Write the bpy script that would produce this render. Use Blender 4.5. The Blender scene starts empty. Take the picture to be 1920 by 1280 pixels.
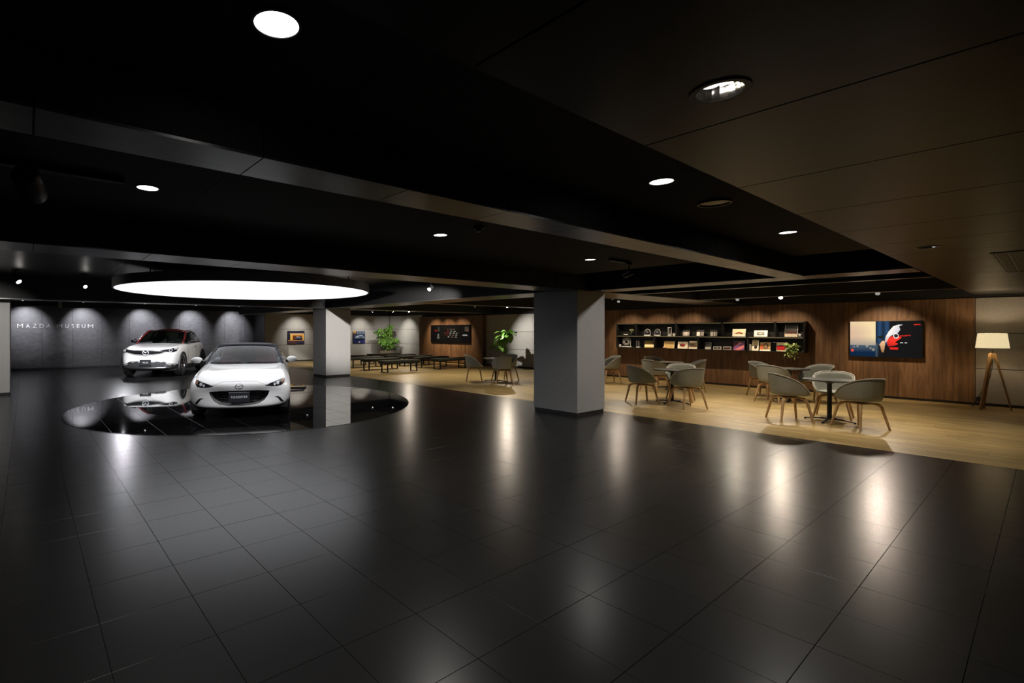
import bpy, bmesh, math, random
from mathutils import Vector, Matrix
from mathutils.bvhtree import BVHTree

RND = random.Random(11)
sc = bpy.context.scene
COL = sc.collection
PI = math.pi

# ------------------------------------------------------------------ camera
cam_d = bpy.data.cameras.new('camera')
cam = bpy.data.objects.new('camera', cam_d)
COL.objects.link(cam)
cam.location = (0, 0, 1.5)
cam.rotation_euler = (PI / 2, 0, -0.646)
cam_d.sensor_width = 36
cam_d.lens = 924.7 / 1920 * 36
cam_d.shift_x = (960 - 746) / 1920
cam_d.shift_y = -(640 - 619) / 1920
cam_d.clip_start = 0.05
cam_d.clip_end = 200
sc.camera = cam

# ------------------------------------------------------------------ world, exposure
w = bpy.data.worlds.new('dim_world')
sc.world = w
w.use_nodes = True
w.node_tree.nodes['Background'].inputs[0].default_value = (0.9, 0.9, 1, 1)
w.node_tree.nodes['Background'].inputs[1].default_value = 0.0015
sc.view_settings.view_transform = 'Standard'
sc.view_settings.look = 'None'
sc.view_settings.exposure = 0.0
sc.view_settings.gamma = 1.0
sc.view_settings.use_curve_mapping = False
sc.cycles.use_denoising = True
sc.cycles.max_bounces = 8
sc.cycles.diffuse_bounces = 4
sc.cycles.glossy_bounces = 4
sc.cycles.transparent_max_bounces = 12
sc.cycles.sample_clamp_indirect = 4.0

# light levels (watts)
L_DISC = 1.75          # radiance of the big round ceiling light
L_DOWN = 15.0          # coffer downlights
L_WASH_DARK = 330.0    # spots on the dark wall
L_WASH_GREY = 130.0
L_WASH_WOOD = 108.0
L_TABLE = 100.0        # lounge spots shining onto the tables
L_PILLAR = 320.0
L_CAR = 215.0
L_OVER = 185.0          # added unseen lounge lamps shining straight down
L_LAMP = 16.0
WARM = (1.0, 0.76, 0.5)
NEUT = (1.0, 0.955, 0.89)
COOL = (0.93, 0.94, 1.0)


# ------------------------------------------------------------------ mesh helpers
class MB:
    def __init__(s):
        s.v = []; s.f = []; s.m = []

    def add(s, vs, fs, mi=0, M=None):
        b = len(s.v)
        for p in vs:
            p = Vector(p)
            if M is not None: p = M @ p
            s.v.append(p)
        for f in fs:
            s.f.append([b + i for i in f]); s.m.append(mi)
        return s

    def box(s, x0, x1, y0, y1, z0, z1, mi=0, M=None):
        vs = [(x, y, z) for z in (z0, z1) for y in (y0, y1) for x in (x0, x1)]
        fs = [(0, 2, 3, 1), (4, 5, 7, 6), (0, 1, 5, 4), (2, 6, 7, 3), (0, 4, 6, 2), (1, 3, 7, 5)]
        return s.add(vs, fs, mi, M)

    def prism(s, pts, y0, y1, mi=0, M=None):
        """pts (x,z) polygon extruded along y"""
        n = len(pts)
        vs = [(x, y0, z) for x, z in pts] + [(x, y1, z) for x, z in pts]
        fs = [list(range(n)), list(range(2 * n - 1, n - 1, -1))]
        fs += [(i, i + n, (i + 1) % n + n, (i + 1) % n) for i in range(n)]
        return s.add(vs, fs, mi, M)

    def slab(s, pts, z0, z1, mi=0, M=None):
        n = len(pts)
        vs = [(x, y, z0) for x, y in pts] + [(x, y, z1) for x, y in pts]
        fs = [list(range(n - 1, -1, -1)), list(range(n, 2 * n))]
        fs += [(i, (i + 1) % n, (i + 1) % n + n, i + n) for i in range(n)]
        return s.add(vs, fs, mi, M)

    def tube(s, path, r, n=8, mi=0, closed=False, M=None, caps=True, flat=1.0):
        P = [Vector(p) for p in path]
        k = len(P)
        rr = r if isinstance(r, (list, tuple)) else [r] * k
        vs = []; up = None
        for i in range(k):
            if closed: t = P[(i + 1) % k] - P[i - 1]
            else: t = P[min(i + 1, k - 1)] - P[max(i - 1, 0)]
            t.normalize()
            if up is None:
                up = Vector((0, 0, 1)) if abs(t.z) < 0.9 else Vector((1, 0, 0))
            a = t.cross(up)
            if a.length < 1e-5: a = t.orthogonal()
            a.normalize(); b = a.cross(t).normalized(); up = b
            for j in range(n):
                an = 2 * PI * (j + .5) / n
                vs.append(P[i] + a * (math.cos(an) * rr[i]) + b * (math.sin(an) * rr[i] * flat))
        fs = []
        for i in range(k if closed else k - 1):
            i2 = (i + 1) % k
            for j in range(n):
                j2 = (j + 1) % n
                fs.append((i * n + j, i2 * n + j, i2 * n + j2, i * n + j2))
        if not closed and caps:
            fs.append(list(range(n)))
            fs.append(list(range(k * n - 1, (k - 1) * n - 1, -1)))
        return s.add(vs, fs, mi, M)

    def cyl(s, p0, p1, r0, r1=None, n=16, mi=0, M=None, caps=True):
        return s.tube([p0, p1], [r0, r0 if r1 is None else r1], n, mi, False, M, caps)

    def lathe(s, prof, n=32, mi=0, M=None, closed=False, cap=True):
        vs = []; fs = []; k = len(prof)
        for r, z in prof:
            for j in range(n):
                a = 2 * PI * j / n
                vs.append((r * math.cos(a), r * math.sin(a), z))
        for i in range(k if closed else k - 1):
            i2 = (i + 1) % k
            for j in range(n):
                j2 = (j + 1) % n
                fs.append((i * n + j, i * n + j2, i2 * n + j2, i2 * n + j))
        if not closed and cap:
            if prof[0][0] > 1e-6: fs.append(list(range(n - 1, -1, -1)))
            if prof[-1][0] > 1e-6: fs.append(list(range((k - 1) * n, k * n)))
        return s.add(vs, fs, mi, M)

    def ball(s, c, r, n=12, mi=0, sq=(1, 1, 1)):
        vs = []; fs = []; m = max(4, n // 2)
        for i in range(m + 1):
            t = PI * i / m
            for j in range(n):
                a = 2 * PI * j / n
                vs.append((c[0] + r * sq[0] * math.sin(t) * math.cos(a), c[1] + r * sq[1] * math.sin(t) * math.sin(a), c[2] - r * sq[2] * math.cos(t)))
        for i in range(m):
            for j in range(n):
                j2 = (j + 1) % n
                fs.append((i * n + j, i * n + j2, (i + 1) * n + j2, (i + 1) * n + j))
        return s.add(vs, fs, mi)

    def grid(s, fn, nu, nv, mi=0, M=None, wrap=False):
        vs = [fn(i / (nu if not wrap else nu), j / nv) for j in range(nv + 1) for i in range(nu + (0 if wrap else 1))]
        w_ = nu if wrap else nu + 1
        fs = []
        for j in range(nv):
            for i in range(nu):
                i2 = (i + 1) % w_
                fs.append((j * w_ + i, j * w_ + i2, (j + 1) * w_ + i2, (j + 1) * w_ + i))
        return s.add(vs, fs, mi, M)

    def build(s, name, mat, parent=None, smooth=None, bevel=0, seg=2, weld=False, loc=None):
        me = mesh_of(s, name, mat, smooth, bevel, seg, weld)
        return link(name, me, parent, loc)


def mesh_of(s, name, mat, smooth=None, bevel=0, seg=2, weld=False):
    me = bpy.data.meshes.new(name)
    me.from_pydata([tuple(p) for p in s.v], [], s.f)
    mats = mat if isinstance(mat, (list, tuple)) else [mat]
    for m in mats: me.materials.append(m)
    for p, mi in zip(me.polygons, s.m): p.material_index = mi
    bm = bmesh.new(); bm.from_mesh(me)
    if weld: bmesh.ops.remove_doubles(bm, verts=bm.verts, dist=1e-5)
    bmesh.ops.recalc_face_normals(bm, faces=bm.faces)
    if bevel:
        es = [e for e in bm.edges if len(e.link_faces) == 2 and e.calc_face_angle(0) > 0.6]
        bmesh.ops.bevel(bm, geom=es, offset=bevel, segments=seg, profile=0.5, affect='EDGES', clamp_overlap=True)
    bm.to_mesh(me); bm.free()
    if smooth is not None:
        for p in me.polygons: p.use_smooth = True
        me.set_sharp_from_angle(angle=math.radians(smooth))
    me.update()
    return me


def link(name, me, parent=None, loc=None):
    o = bpy.data.objects.new(name, me)
    COL.objects.link(o)
    if parent is not None: o.parent = parent
    if loc is not None: o.location = loc
    return o


def thing(name, label, cat, loc=(0, 0, 0), rz=0, group=None):
    o = bpy.data.objects.new(name, None)
    COL.objects.link(o)
    o.empty_display_size = 0.1
    o.location = loc; o.rotation_euler = (0, 0, rz)
    o['label'] = label; o['category'] = cat
    if group: o['group'] = group
    return o


def tag(o, label, cat, group=None):
    o['label'] = label; o['category'] = cat
    if group: o['group'] = group
    return o


def struct(o):
    o['kind'] = 'structure'
    return o


def dup(root, loc, rz, label, group=None):
    r = root.copy(); COL.objects.link(r)
    r.location = loc; r.rotation_euler = (0, 0, rz); r['label'] = label
    if group: r['group'] = group
    for ch in root.children:
        c = ch.copy(); COL.objects.link(c); c.parent = r
        for g in ch.children:
            d = g.copy(); COL.objects.link(d); d.parent = c
    return r


def bake(o):
    dg = bpy.context.evaluated_depsgraph_get()
    me = bpy.data.meshes.new_from_object(o.evaluated_get(dg))
    o.modifiers.clear()
    o.data = me
    return o


def boolean(o, cutters):
    for c in cutters:
        c.parent = o.parent
        m = o.modifiers.new('cut', 'BOOLEAN'); m.operation = 'DIFFERENCE'; m.object = c; m.solver = 'EXACT'
    bpy.context.view_layer.update()
    bake(o)
    for c in cutters: bpy.data.objects.remove(c)


# ------------------------------------------------------------------ materials
def srgb(h):
    h = h.lstrip('#')
    c = [int(h[i:i + 2], 16) / 255 for i in (0, 2, 4)]
    return tuple(x / 12.92 if x <= .04045 else ((x + .055) / 1.055) ** 2.4 for x in c)


def pm(name, col, rough=.5, metal=0., var=.12, scale=18., bump=0., stretch=None, ior=None, coat=0., spec=None, rvar=0., emis=None, es=0., per_obj=0., coords='Object', subsurf=0.):
    m = bpy.data.materials.new(name); m.use_nodes = True
    nt = m.node_tree; b = nt.nodes['Principled BSDF']
    tc = nt.nodes.new('ShaderNodeTexCoord'); mp = nt.nodes.new('ShaderNodeMapping')
    nt.links.new(tc.outputs[coords], mp.inputs[0])
    if stretch: mp.inputs['Scale'].default_value = stretch
    oi = nt.nodes.new('ShaderNodeObjectInfo')
    if per_obj:
        ml = nt.nodes.new('ShaderNodeMath'); ml.operation = 'MULTIPLY'; ml.inputs[1].default_value = 37.
        nt.links.new(oi.outputs['Random'], ml.inputs[0])
        nt.links.new(ml.outputs[0], mp.inputs['Location'])
    nz = nt.nodes.new('ShaderNodeTexNoise'); nz.inputs['Scale'].default_value = scale; nz.inputs['Detail'].default_value = 5
    nt.links.new(mp.outputs[0], nz.inputs['Vector'])
    cr = nt.nodes.new('ShaderNodeValToRGB')
    cr.color_ramp.elements[0].position = .3; cr.color_ramp.elements[1].position = .7
    cr.color_ramp.elements[0].color = (*[c * (1 - var) for c in col], 1)
    cr.color_ramp.elements[1].color = (*[min(1, c * (1 + var)) for c in col], 1)
    nt.links.new(nz.outputs['Fac'], cr.inputs[0])
    out = cr.outputs[0]
    if per_obj:
        hv = nt.nodes.new('ShaderNodeHueSaturation')
        mr = nt.nodes.new('ShaderNodeMapRange'); mr.inputs['To Min'].default_value = 1 - per_obj; mr.inputs['To Max'].default_value = 1 + per_obj
        nt.links.new(oi.outputs['Random'], mr.inputs[0]); nt.links.new(mr.outputs[0], hv.inputs['Value'])
        nt.links.new(out, hv.inputs['Color']); out = hv.outputs[0]
    nt.links.new(out, b.inputs['Base Color'])
    b.inputs['Roughness'].default_value = rough; b.inputs['Metallic'].default_value = metal
    if rvar:
        mr = nt.nodes.new('ShaderNodeMapRange'); mr.inputs['To Min'].default_value = rough - rvar; mr.inputs['To Max'].default_value = rough + rvar
        nt.links.new(nz.outputs['Fac'], mr.inputs[0]); nt.links.new(mr.outputs[0], b.inputs['Roughness'])
    if ior: b.inputs['IOR'].default_value = ior
    if spec is not None: b.inputs['Specular IOR Level'].default_value = spec
    if coat: b.inputs['Coat Weight'].default_value = coat; b.inputs['Coat Roughness'].default_value = .04
    if emis: b.inputs['Emission Color'].default_value = (*emis, 1); b.inputs['Emission Strength'].default_value = es
    if bump:
        bp = nt.nodes.new('ShaderNodeBump'); bp.inputs['Strength'].default_value = bump; bp.inputs['Distance'].default_value = .01
        nt.links.new(nz.outputs['Fac'], bp.inputs['Height']); nt.links.new(bp.outputs[0], b.inputs['Normal'])
    return m


def wood(name, dark, light, stretch, rough=.4, scale=3., per_obj=.15, coords='Object', spec=.4):
    m = bpy.data.materials.new(name); m.use_nodes = True
    nt = m.node_tree; b = nt.nodes['Principled BSDF']
    tc = nt.nodes.new('ShaderNodeTexCoord'); mp = nt.nodes.new('ShaderNodeMapping')
    mp.inputs['Scale'].default_value = stretch
    nt.links.new(tc.outputs[coords], mp.inputs[0])
    oi = nt.nodes.new('ShaderNodeObjectInfo')
    ml = nt.nodes.new('ShaderNodeMath'); ml.operation = 'MULTIPLY'; ml.inputs[1].default_value = 53.
    nt.links.new(oi.outputs['Random'], ml.inputs[0]); nt.links.new(ml.outputs[0], mp.inputs['Location'])
    nz = nt.nodes.new('ShaderNodeTexNoise'); nz.inputs['Scale'].default_value = scale; nz.inputs['Detail'].default_value = 8; nz.inputs['Distortion'].default_value = .6
    nt.links.new(mp.outputs[0], nz.inputs['Vector'])
    cr = nt.nodes.new('ShaderNodeValToRGB')
    cr.color_ramp.elements[0].position = .32; cr.color_ramp.elements[1].position = .68
    cr.color_ramp.elements[0].color = (*dark, 1); cr.color_ramp.elements[1].color = (*light, 1)
    nt.links.new(nz.outputs['Fac'], cr.inputs[0])
    hv = nt.nodes.new('ShaderNodeHueSaturation')
    mr = nt.nodes.new('ShaderNodeMapRange'); mr.inputs['To Min'].default_value = 1 - per_obj; mr.inputs['To Max'].default_value = 1 + per_obj
    nt.links.new(oi.outputs['Random'], mr.inputs[0]); nt.links.new(mr.outputs[0], hv.inputs['Value'])
    nt.links.new(cr.outputs[0], hv.inputs['Color']); nt.links.new(hv.outputs[0], b.inputs['Base Color'])
    b.inputs['Roughness'].default_value = rough; b.inputs['Specular IOR Level'].default_value = spec
    bp = nt.nodes.new('ShaderNodeBump'); bp.inputs['Strength'].default_value = .12; bp.inputs['Distance'].default_value = .004
    nt.links.new(nz.outputs['Fac'], bp.inputs['Height']); nt.links.new(bp.outputs[0], b.inputs['Normal'])
    return m


def glow(name, col, s, var=.04):
    m = bpy.data.materials.new(name); m.use_nodes = True
    nt = m.node_tree; nt.nodes.remove(nt.nodes['Principled BSDF'])
    e = nt.nodes.new('ShaderNodeEmission'); e.inputs[1].default_value = s
    nz = nt.nodes.new('ShaderNodeTexNoise'); nz.inputs['Scale'].default_value = 3
    cr = nt.nodes.new('ShaderNodeValToRGB')
    cr.color_ramp.elements[0].color = (*[c * (1 - var) for c in col], 1); cr.color_ramp.elements[1].color = (*col, 1)
    nt.links.new(nz.outputs['Fac'], cr.inputs[0]); nt.links.new(cr.outputs[0], e.inputs[0])
    nt.links.new(e.outputs[0], nt.nodes['Material Output'].inputs[0])
    return m


def pane(name, tint, trans=.85, rough=.02, ior=1.5):
    """thin window glass: see-through plus a mirror coat"""
    m = bpy.data.materials.new(name); m.use_nodes = True
    nt = m.node_tree; nt.nodes.remove(nt.nodes['Principled BSDF'])
    tr = nt.nodes.new('ShaderNodeBsdfTransparent'); tr.inputs[0].default_value = (*[c * trans for c in tint], 1)
    gl = nt.nodes.new('ShaderNodeBsdfGlossy'); gl.inputs['Roughness'].default_value = rough
    fr = nt.nodes.new('ShaderNodeFresnel'); fr.inputs[0].default_value = ior
    nz = nt.nodes.new('ShaderNodeTexNoise'); nz.inputs['Scale'].default_value = 2
    cr = nt.nodes.new('ShaderNodeValToRGB')
    cr.color_ramp.elements[0].color = (.96, .96, .96, 1); cr.color_ramp.elements[1].color = (1, 1, 1, 1)
    nt.links.new(nz.outputs['Fac'], cr.inputs[0]); nt.links.new(cr.outputs[0], gl.inputs['Color'])
    mx = nt.nodes.new('ShaderNodeMixShader')
    nt.links.new(fr.outputs[0], mx.inputs[0]); nt.links.new(tr.outputs[0], mx.inputs[1]); nt.links.new(gl.outputs[0], mx.inputs[2])
    nt.links.new(mx.outputs[0], nt.nodes['Material Output'].inputs[0])
    return m


def print_mat(name, emit=0., rough=.35):
    m = bpy.data.materials.new(name); m.use_nodes = True
    nt = m.node_tree; b = nt.nodes['Principled BSDF']
    a = nt.nodes.new('ShaderNodeAttribute'); a.attribute_name = 'ink'
    nt.links.new(a.outputs['Color'], b.inputs['Base Color'])
    b.inputs['Roughness'].default_value = rough
    if emit:
        nt.links.new(a.outputs['Color'], b.inputs['Emission Color']); b.inputs['Emission Strength'].default_value = emit
        b.inputs['Base Color'].default_value = (0.003, 0.003, 0.003, 1)
        nt.links.remove(b.inputs['Base Color'].links[0]); b.inputs['Specular IOR Level'].default_value = .12
    return m


M_tile = pm('dark_tile', (.0105, .0102, .0104), .27, var=.03, scale=5, per_obj=.06, ior=1.45, spec=.24)
M_gloss = pm('polished_black_tile', (.006, .006, .007), .025, var=.2, scale=4, ior=1.9, spec=.7, per_obj=.1)
M_grout = pm('dark_grout', (.016, .016, .016), .45)
M_joint = pm('pale_joint', (.16, .16, .165), .5)
M_plank = wood('oak_plank', (.35, .245, .095), (.53, .39, .175), (9, .9, 9), .38, 2.2, .17)
M_black = pm('black_ceiling_paint', (.011, .011, .0115), .7, var=.2, scale=60, bump=.06)
M_hall = pm('floor_lit_hall_ceiling', (.05, .05, .052), .38, var=.1, scale=6)  # paler than the black ceiling: light off the floor put into the colour
M_rock = pm('black_acoustic_board', (.020, .020, .019), .85, var=.5, scale=160, bump=.35)
M_satin = pm('dark_satin_panel', (.13, .128, .132), .30, metal=.55, var=.15, scale=9, stretch=(.3, 4, 4), bump=.02)
M_low = pm('dark_brown_satin_panel', (.0065, .006, .005), .34, var=.15, scale=8, stretch=(4, .3, 4), bump=.02, spec=.14)
M_pillar = pm('grey_stone_board', (.30, .295, .29), .62, var=.10, scale=45, bump=.05, rvar=.06)
M_darkpanel = pm('dark_slate_panel', (.075, .073, .078), .45, var=.22, scale=7, bump=.08, stretch=(1, 1, 1.6), per_obj=.08)
M_grey = pm('warm_grey_panel', (.36, .34, .31), .6, var=.08, scale=30, bump=.05, per_obj=.04)
M_wall = wood('walnut_board', (.125, .066, .034), (.245, .140, .074), (9, 9, .8), .42, 2.6, .20)
M_plinth = pm('black_plinth', (.012, .012, .012), .5)
M_bmetal = pm('black_powder_coat', (.013, .013, .014), .42, metal=.2)
M_chrome = pm('chrome', (.75, .75, .76), .12, metal=1., var=.03)
M_steel = pm('brushed_steel', (.55, .55, .56), .3, metal=1., var=.08)
M_white = pm('pearl_white_paint', (.72, .71, .685), .30, var=.01, scale=3, coat=1.)
M_rubber = pm('tyre_rubber', (.012, .012, .012), .7)
M_trim = pm('black_trim', (.010, .010, .011), .3)
M_clad = pm('grey_plastic_cladding', (.030, .029, .031), .5)
M_dark = pm('dark_interior', (.012, .012, .013), .7)
M_rimgrey = pm('grey_lamp_rim', (.28, .27, .285), .4)
M_red = pm('maroon_paint', (.125, .014, .014), .25, coat=1., var=.03)
M_redseat = pm('dark_red_leather', (.24, .060, .048), .5, var=.15)
M_fabtop = pm('dark_canvas', (.020, .021, .028), .75, var=.05, scale=20)
M_glass = pane('clear_glass', (.72, .80, .92), .92, ior=1.33)
M_tint = pane('tinted_glass', (.50, .60, .55), .8, ior=1.4)
M_rim = pm('dark_alloy', (.40, .40, .42), .25, metal=1.)
M_lampglass = pm('headlamp_dark', (.012, .012, .014), .08, coat=1.)
M_amber = pm('amber_lens', (.22, .085, .04), .15, coat=1.)
M_lens = pm('headlamp_lens', (.72, .73, .76), .15, metal=.35)
M_fabric = pm('grey_wool_fabric', (.29, .295, .265), .9, var=.2, scale=120, bump=.15, per_obj=.06)
M_litrim = pm('lit_rim_grey', (.42, .41, .37), .8)
M_leg = wood('oak_leg', (.42, .26, .125), (.58, .38, .20), (3, 3, .6), .45, 8, .08)
M_tabletop = pm('dark_laminate', (.03, .029, .028), .38)
M_bench = pm('dark_green_grey_fabric', (.034, .038, .032), .85, var=.2, scale=90, bump=.1)
M_leaf = pm('green_leaf', (.13, .27, .04), .42, var=.35, scale=6, per_obj=.25)
M_leaf2 = pm('pale_green_leaf', (.27, .36, .11), .45, var=.4, scale=9)
M_stem = pm('brown_stem', (.09, .06, .035), .8)
M_soil = pm('dark_soil', (.02, .014, .01), .9)
M_basket = pm('weathered_wood_planter', (.20, .165, .12), .8, var=.3, scale=8, stretch=(8, 8, .5))
M_shade = pm('linen_lamp_shade', (.85, .78, .60), .9, emis=(1., .80, .46), es=.78, var=.03)
M_cord = pm('dark_cord', (.03, .03, .03), .6)
M_lensglow = glow('spot_lens_glow', (1, .95, .88), 14.)
M_lensdim = glow('spot_lens_dim', (1, .92, .8), .35)
M_downglow = glow('downlight_glow', (1, .96, .90), 7.)
M_disc = glow('disc_diffuser_glow', (.94, .96, 1.), L_DISC, .015)
M_led = glow('led_strip_glow', (1., .72, .33), .5)
M_refl = pm('mirror_reflector', (.82, .79, .73), .10, metal=1., var=.02)
M_beige = pm('beige_plastic', (.20, .19, .14), .5)
M_letters = pm('satin_metal_letter', (.78, .77, .76), .32, metal=.75, var=.03)
M_whiteprint = pm('white_print', (.75, .75, .73), .5, var=.02)
M_plate = pm('dark_plate', (.020, .021, .024), .4)
M_crystal = pane('crystal', (.95, .97, 1.), .92, .03)
M_crystaledge = pm('crystal_edge', (.85, .87, .88), .08, coat=1., var=.03)
M_card = pm('white_card', (.72, .70, .66), .6, var=.03)
M_print = print_mat('printed_picture')
M_screen = print_mat('lit_screen', 1.05, .12)
M_screendim = print_mat('dim_screen', .45, .12)

# ------------------------------------------------------------------ floor
X_EDGE = 8.55          # where the dark tiles meet the oak planks
CX0, CY0, CR = 3.75, 10.05, 3.28
floor = struct(MB().box(-4.5, 16.6, -3.5, 24.2, -.25, -.007).build('floor', M_grout))


def tile_mesh(name, wx, wy, mat, z0=-.0065, z1=0., ch=.0008):
    mb = MB()
    x, y = wx / 2, wy / 2
    vs = [(-x, -y, z0), (x, -y, z0), (x, y, z0), (-x, y, z0), (-x, -y, z1 - ch), (x, -y, z1 - ch), (x, y, z1 - ch), (-x, y, z1 - ch),
          (-x + ch, -y + ch, z1), (x - ch, -y + ch, z1), (x - ch, y - ch, z1), (-x + ch, y - ch, z1)]
    fs = [(0, 1, 5, 4), (1, 2, 6, 5), (2, 3, 7, 6), (3, 0, 4, 7), (4, 5, 9, 8), (5, 6, 10, 9), (6, 7, 11, 10), (7, 4, 8, 11), (8, 9, 10, 11)]
    mb.add(vs, fs)
    return mesh_of(mb, name, mat), vs, fs


T = .45
tile_me, t_vs, t_fs = tile_mesh('floor_tile', T - .0022, T - .0022, M_tile)
cut_me, c_vs, c_fs = tile_mesh('floor_tile_cut', X_EDGE - 8.40 - .003, T - .0022, M_tile)
cells = []
for i in range(-9, 19):
    for j in range(-8, 53):
        x0 = .30 + T * i; y0 = .68 + T * j
        cut = i == 18
        wx = (X_EDGE - x0) if cut else T
        cx, cy = x0 + wx / 2, y0 + T / 2
        if cy > 23.4 or (cx > 8.85 and cy > 22): continue
        far = max(math.hypot(xx - CX0, yy - CY0) for xx in (x0, x0 + wx) for yy in (y0, y0 + T))
        if far < CR - .03: continue
        dep = .602 * cx + .7985 * cy
        lat = .7985 * cx - .602 * cy
        seen = dep > 1.6 and -.95 * dep < lat < 1.42 * dep
        cells.append((0 if seen else 1, dep, cx, cy, cut))
cells.sort()
for k, (a, dep, cx, cy, cut) in enumerate(cells[:295]):
    link('floor_tile', cut_me if cut else tile_me, floor, (cx, cy, RND.uniform(-.0004, .0002)))
mb = MB()
for a, dep, cx, cy, cut in cells[295:]:
    mb.add(c_vs if cut else t_vs, c_fs if cut else t_fs, 0, Matrix.Translation((cx, cy, 0)))
rest = mb.build('floor_tile_field', M_tile, floor); rest['kind'] = 'stuff'


def clip(poly, cx, cy, r, n=160):
    out = list(poly)
    for k in range(n):
        a0, a1 = 2 * PI * k / n, 2 * PI * (k + 1) / n
        ax, ay = cx + r * math.cos(a0), cy + r * math.sin(a0)
        dx, dy = math.cos(a1) - math.cos(a0), math.sin(a1) - math.sin(a0)
        side = lambda p: dx * (p[1] - ay) - dy * (p[0] - ax)
        res = []
        for i in range(len(out)):
            p, q = out[i - 1], out[i]
            sp, sq = side(p), side(q)
            if (sp >= 0) != (sq >= 0):
                t = sp / (sp - sq); res.append((p[0] + (q[0] - p[0]) * t, p[1] + (q[1] - p[1]) * t))
            if sq >= 0: res.append(q)
        out = res
        if len(out) < 3: return []
    return out


mb = MB().lathe([(CR + .006, -.004), (CR + .006, .0035), (CR - .004, .0035), (CR - .004, -.004)], 160, closed=True, M=Matrix.Translation((CX0, CY0, 0)))
mb.build('circle_trim_ring', M_bmetal, floor, smooth=40)
MB().lathe([(CR - .005, -.02), (CR - .005, .0005)], 120, M=Matrix.Translation((CX0, CY0, 0))).build('circle_bed', M_joint, floor)
for i in range(-1, 13):
    for j in range(-1, 14):
        x0, y0 = .40 + .6 * i, 6.65 + .6 * j
        g = .003
        p = clip([(x0 + g, y0 + g), (x0 + .6 - g, y0 + g), (x0 + .6 - g, y0 + .6 - g), (x0 + g, y0 + .6 - g)], CX0, CY0, CR - .006)
        if p and abs(sum(p[k - 1][0] * p[k][1] - p[k][0] * p[k - 1][1] for k in range(len(p)))) > .004:
            MB().slab(p, .0005, .003).build('polished_tile', M_gloss, floor)

# oak planks run along Y
PW = .118
pls = []
row = 0
x = X_EDGE
while x < 16.4:
    y = -3.0 - RND.random() * 1.2
    while y < 22:
        ln = RND.choice([.9, 1.2, 1.5, 1.8])
        y1 = min(y + ln, 22.0)
        cx, cy = x + PW / 2, (y + y1) / 2
        dep = .602 * cx + .7985 * cy; lat = .7985 * cx - .602 * cy
        seen = dep > 1.6 and lat < 1.36 * dep
        pls.append((0 if seen else 1, dep, cx, cy, round(y1 - y, 3)))
        y = y1
    x += PW
pls.sort()
pm_cache = {}
for a, dep, cx, cy, ln in pls[:298]:
    if ln not in pm_cache: pm_cache[ln] = tile_mesh('floor_plank', PW - .0015, ln - .0015, M_plank, ch=.001)[0]
    link('floor_plank', pm_cache[ln], floor, (cx, cy, RND.uniform(-.0003, .0003)))
mb = MB()
M_plank2 = wood('oak_plank_far', (.33, .23, .088), (.55, .41, .185), (9, .9, 9), .38, 2.2, 0)
for a, dep, cx, cy, ln in pls[298:]:
    x, y = PW / 2 - .0008, ln / 2 - .0008
    mb.add([(-x, -y, -.006), (x, -y, -.006), (x, y, -.006), (-x, y, -.006), (-x, -y, 0), (x, -y, 0), (x, y, 0), (-x, y, 0)],
           [(0, 1, 5, 4), (1, 2, 6, 5), (2, 3, 7, 6), (3, 0, 4, 7), (4, 5, 6, 7)], 0, Matrix.Translation((cx, cy, 0)))
rest = mb.build('floor_plank_field', M_plank2, floor); rest['kind'] = 'stuff'
MB().box(X_EDGE - .003, X_EDGE + .002, -3, 22, -.006, .001).build('edge_strip', M_bmetal, floor)

# ------------------------------------------------------------------ ceiling and beams
ZS = 2.2
ceiling = struct(MB().box(-4.5, 16.6, -3.5, 24.2, 2.76, 2.95).build('ceiling', M_black))
edges = [-4.5] + [.95 - .925 * k for k in range(5, 0, -1)] + [.95 + .925 * k for k in range(0, 16)] + [15.68]
for a, b in zip(edges, edges[1:]):
    MB().box(a + .003, b - .003, -3.4, .93, ZS, 2.42).build('ceiling_panel', M_low, ceiling, bevel=.002, seg=1)
for a in range(-5, 8, 2):
    MB().box(a + .002, min(a + 1.998, 7.64), .93, 1.93, 2.42, 2.46).build('coffer_board', M_rock, ceiling)
    MB().box(a + .002, min(a + 1.998, 7.64), 2.20, 4.96, 2.47, 2.51).build('coffer_board', M_rock, ceiling)

for a, b in ((-4.5, -1.5), (-1.5, 1.5), (1.5, 4.5), (4.5, 7.63)):
    for c, d in ((5.51, 9.7), (9.7, 13.94)):
        MB().box(a + .003, b - .003, c + .003, d - .003, 2.742, 2.762).build('ceiling_panel', M_hall, ceiling)


def beam(name, x0, x1, y0, y1, along, pitch, start, face=M_black, z1=2.755):
    """a ceiling downstand clad in panels: dark faces, satin soffit panels"""
    b = struct(MB().box(x0 + .012, x1 - .012, y0 + .012, y1 - .012, ZS + .012, z1).build(name, M_black))
    lo, hi = (x0, x1) if along == 'x' else (y0, y1)
    cuts = [lo]
    c = start
    while c < hi:
        if c > lo + .05: cuts.append(c)
        c += pitch
    cuts.append(hi)
    for p, q in zip(cuts, cuts[1:]):
        g = .003
        if along == 'x':
            MB().box(p + g, q - g, y0, y1, ZS, ZS + .011).build('soffit_panel', M_satin, b)
            MB().box(p + g, q - g, y0, y0 + .011, ZS + .0115, z1 - .005).build('face_panel', face, b)
            MB().box(p + g, q - g, y1 - .011, y1, ZS + .0115, z1 - .005).build('face_panel', face, b)
        else:
            MB().box(x0, x1, p + g, q - g, ZS, ZS + .011).build('soffit_panel', M_satin, b)
            MB().box(x0, x0 + .011, p + g, q - g, ZS + .0115, z1 - .005).build('face_panel', face, b)
            MB().box(x1 - .011, x1, p + g, q - g, ZS + .0115, z1 - .005).build('face_panel', face, b)
    return b


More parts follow.
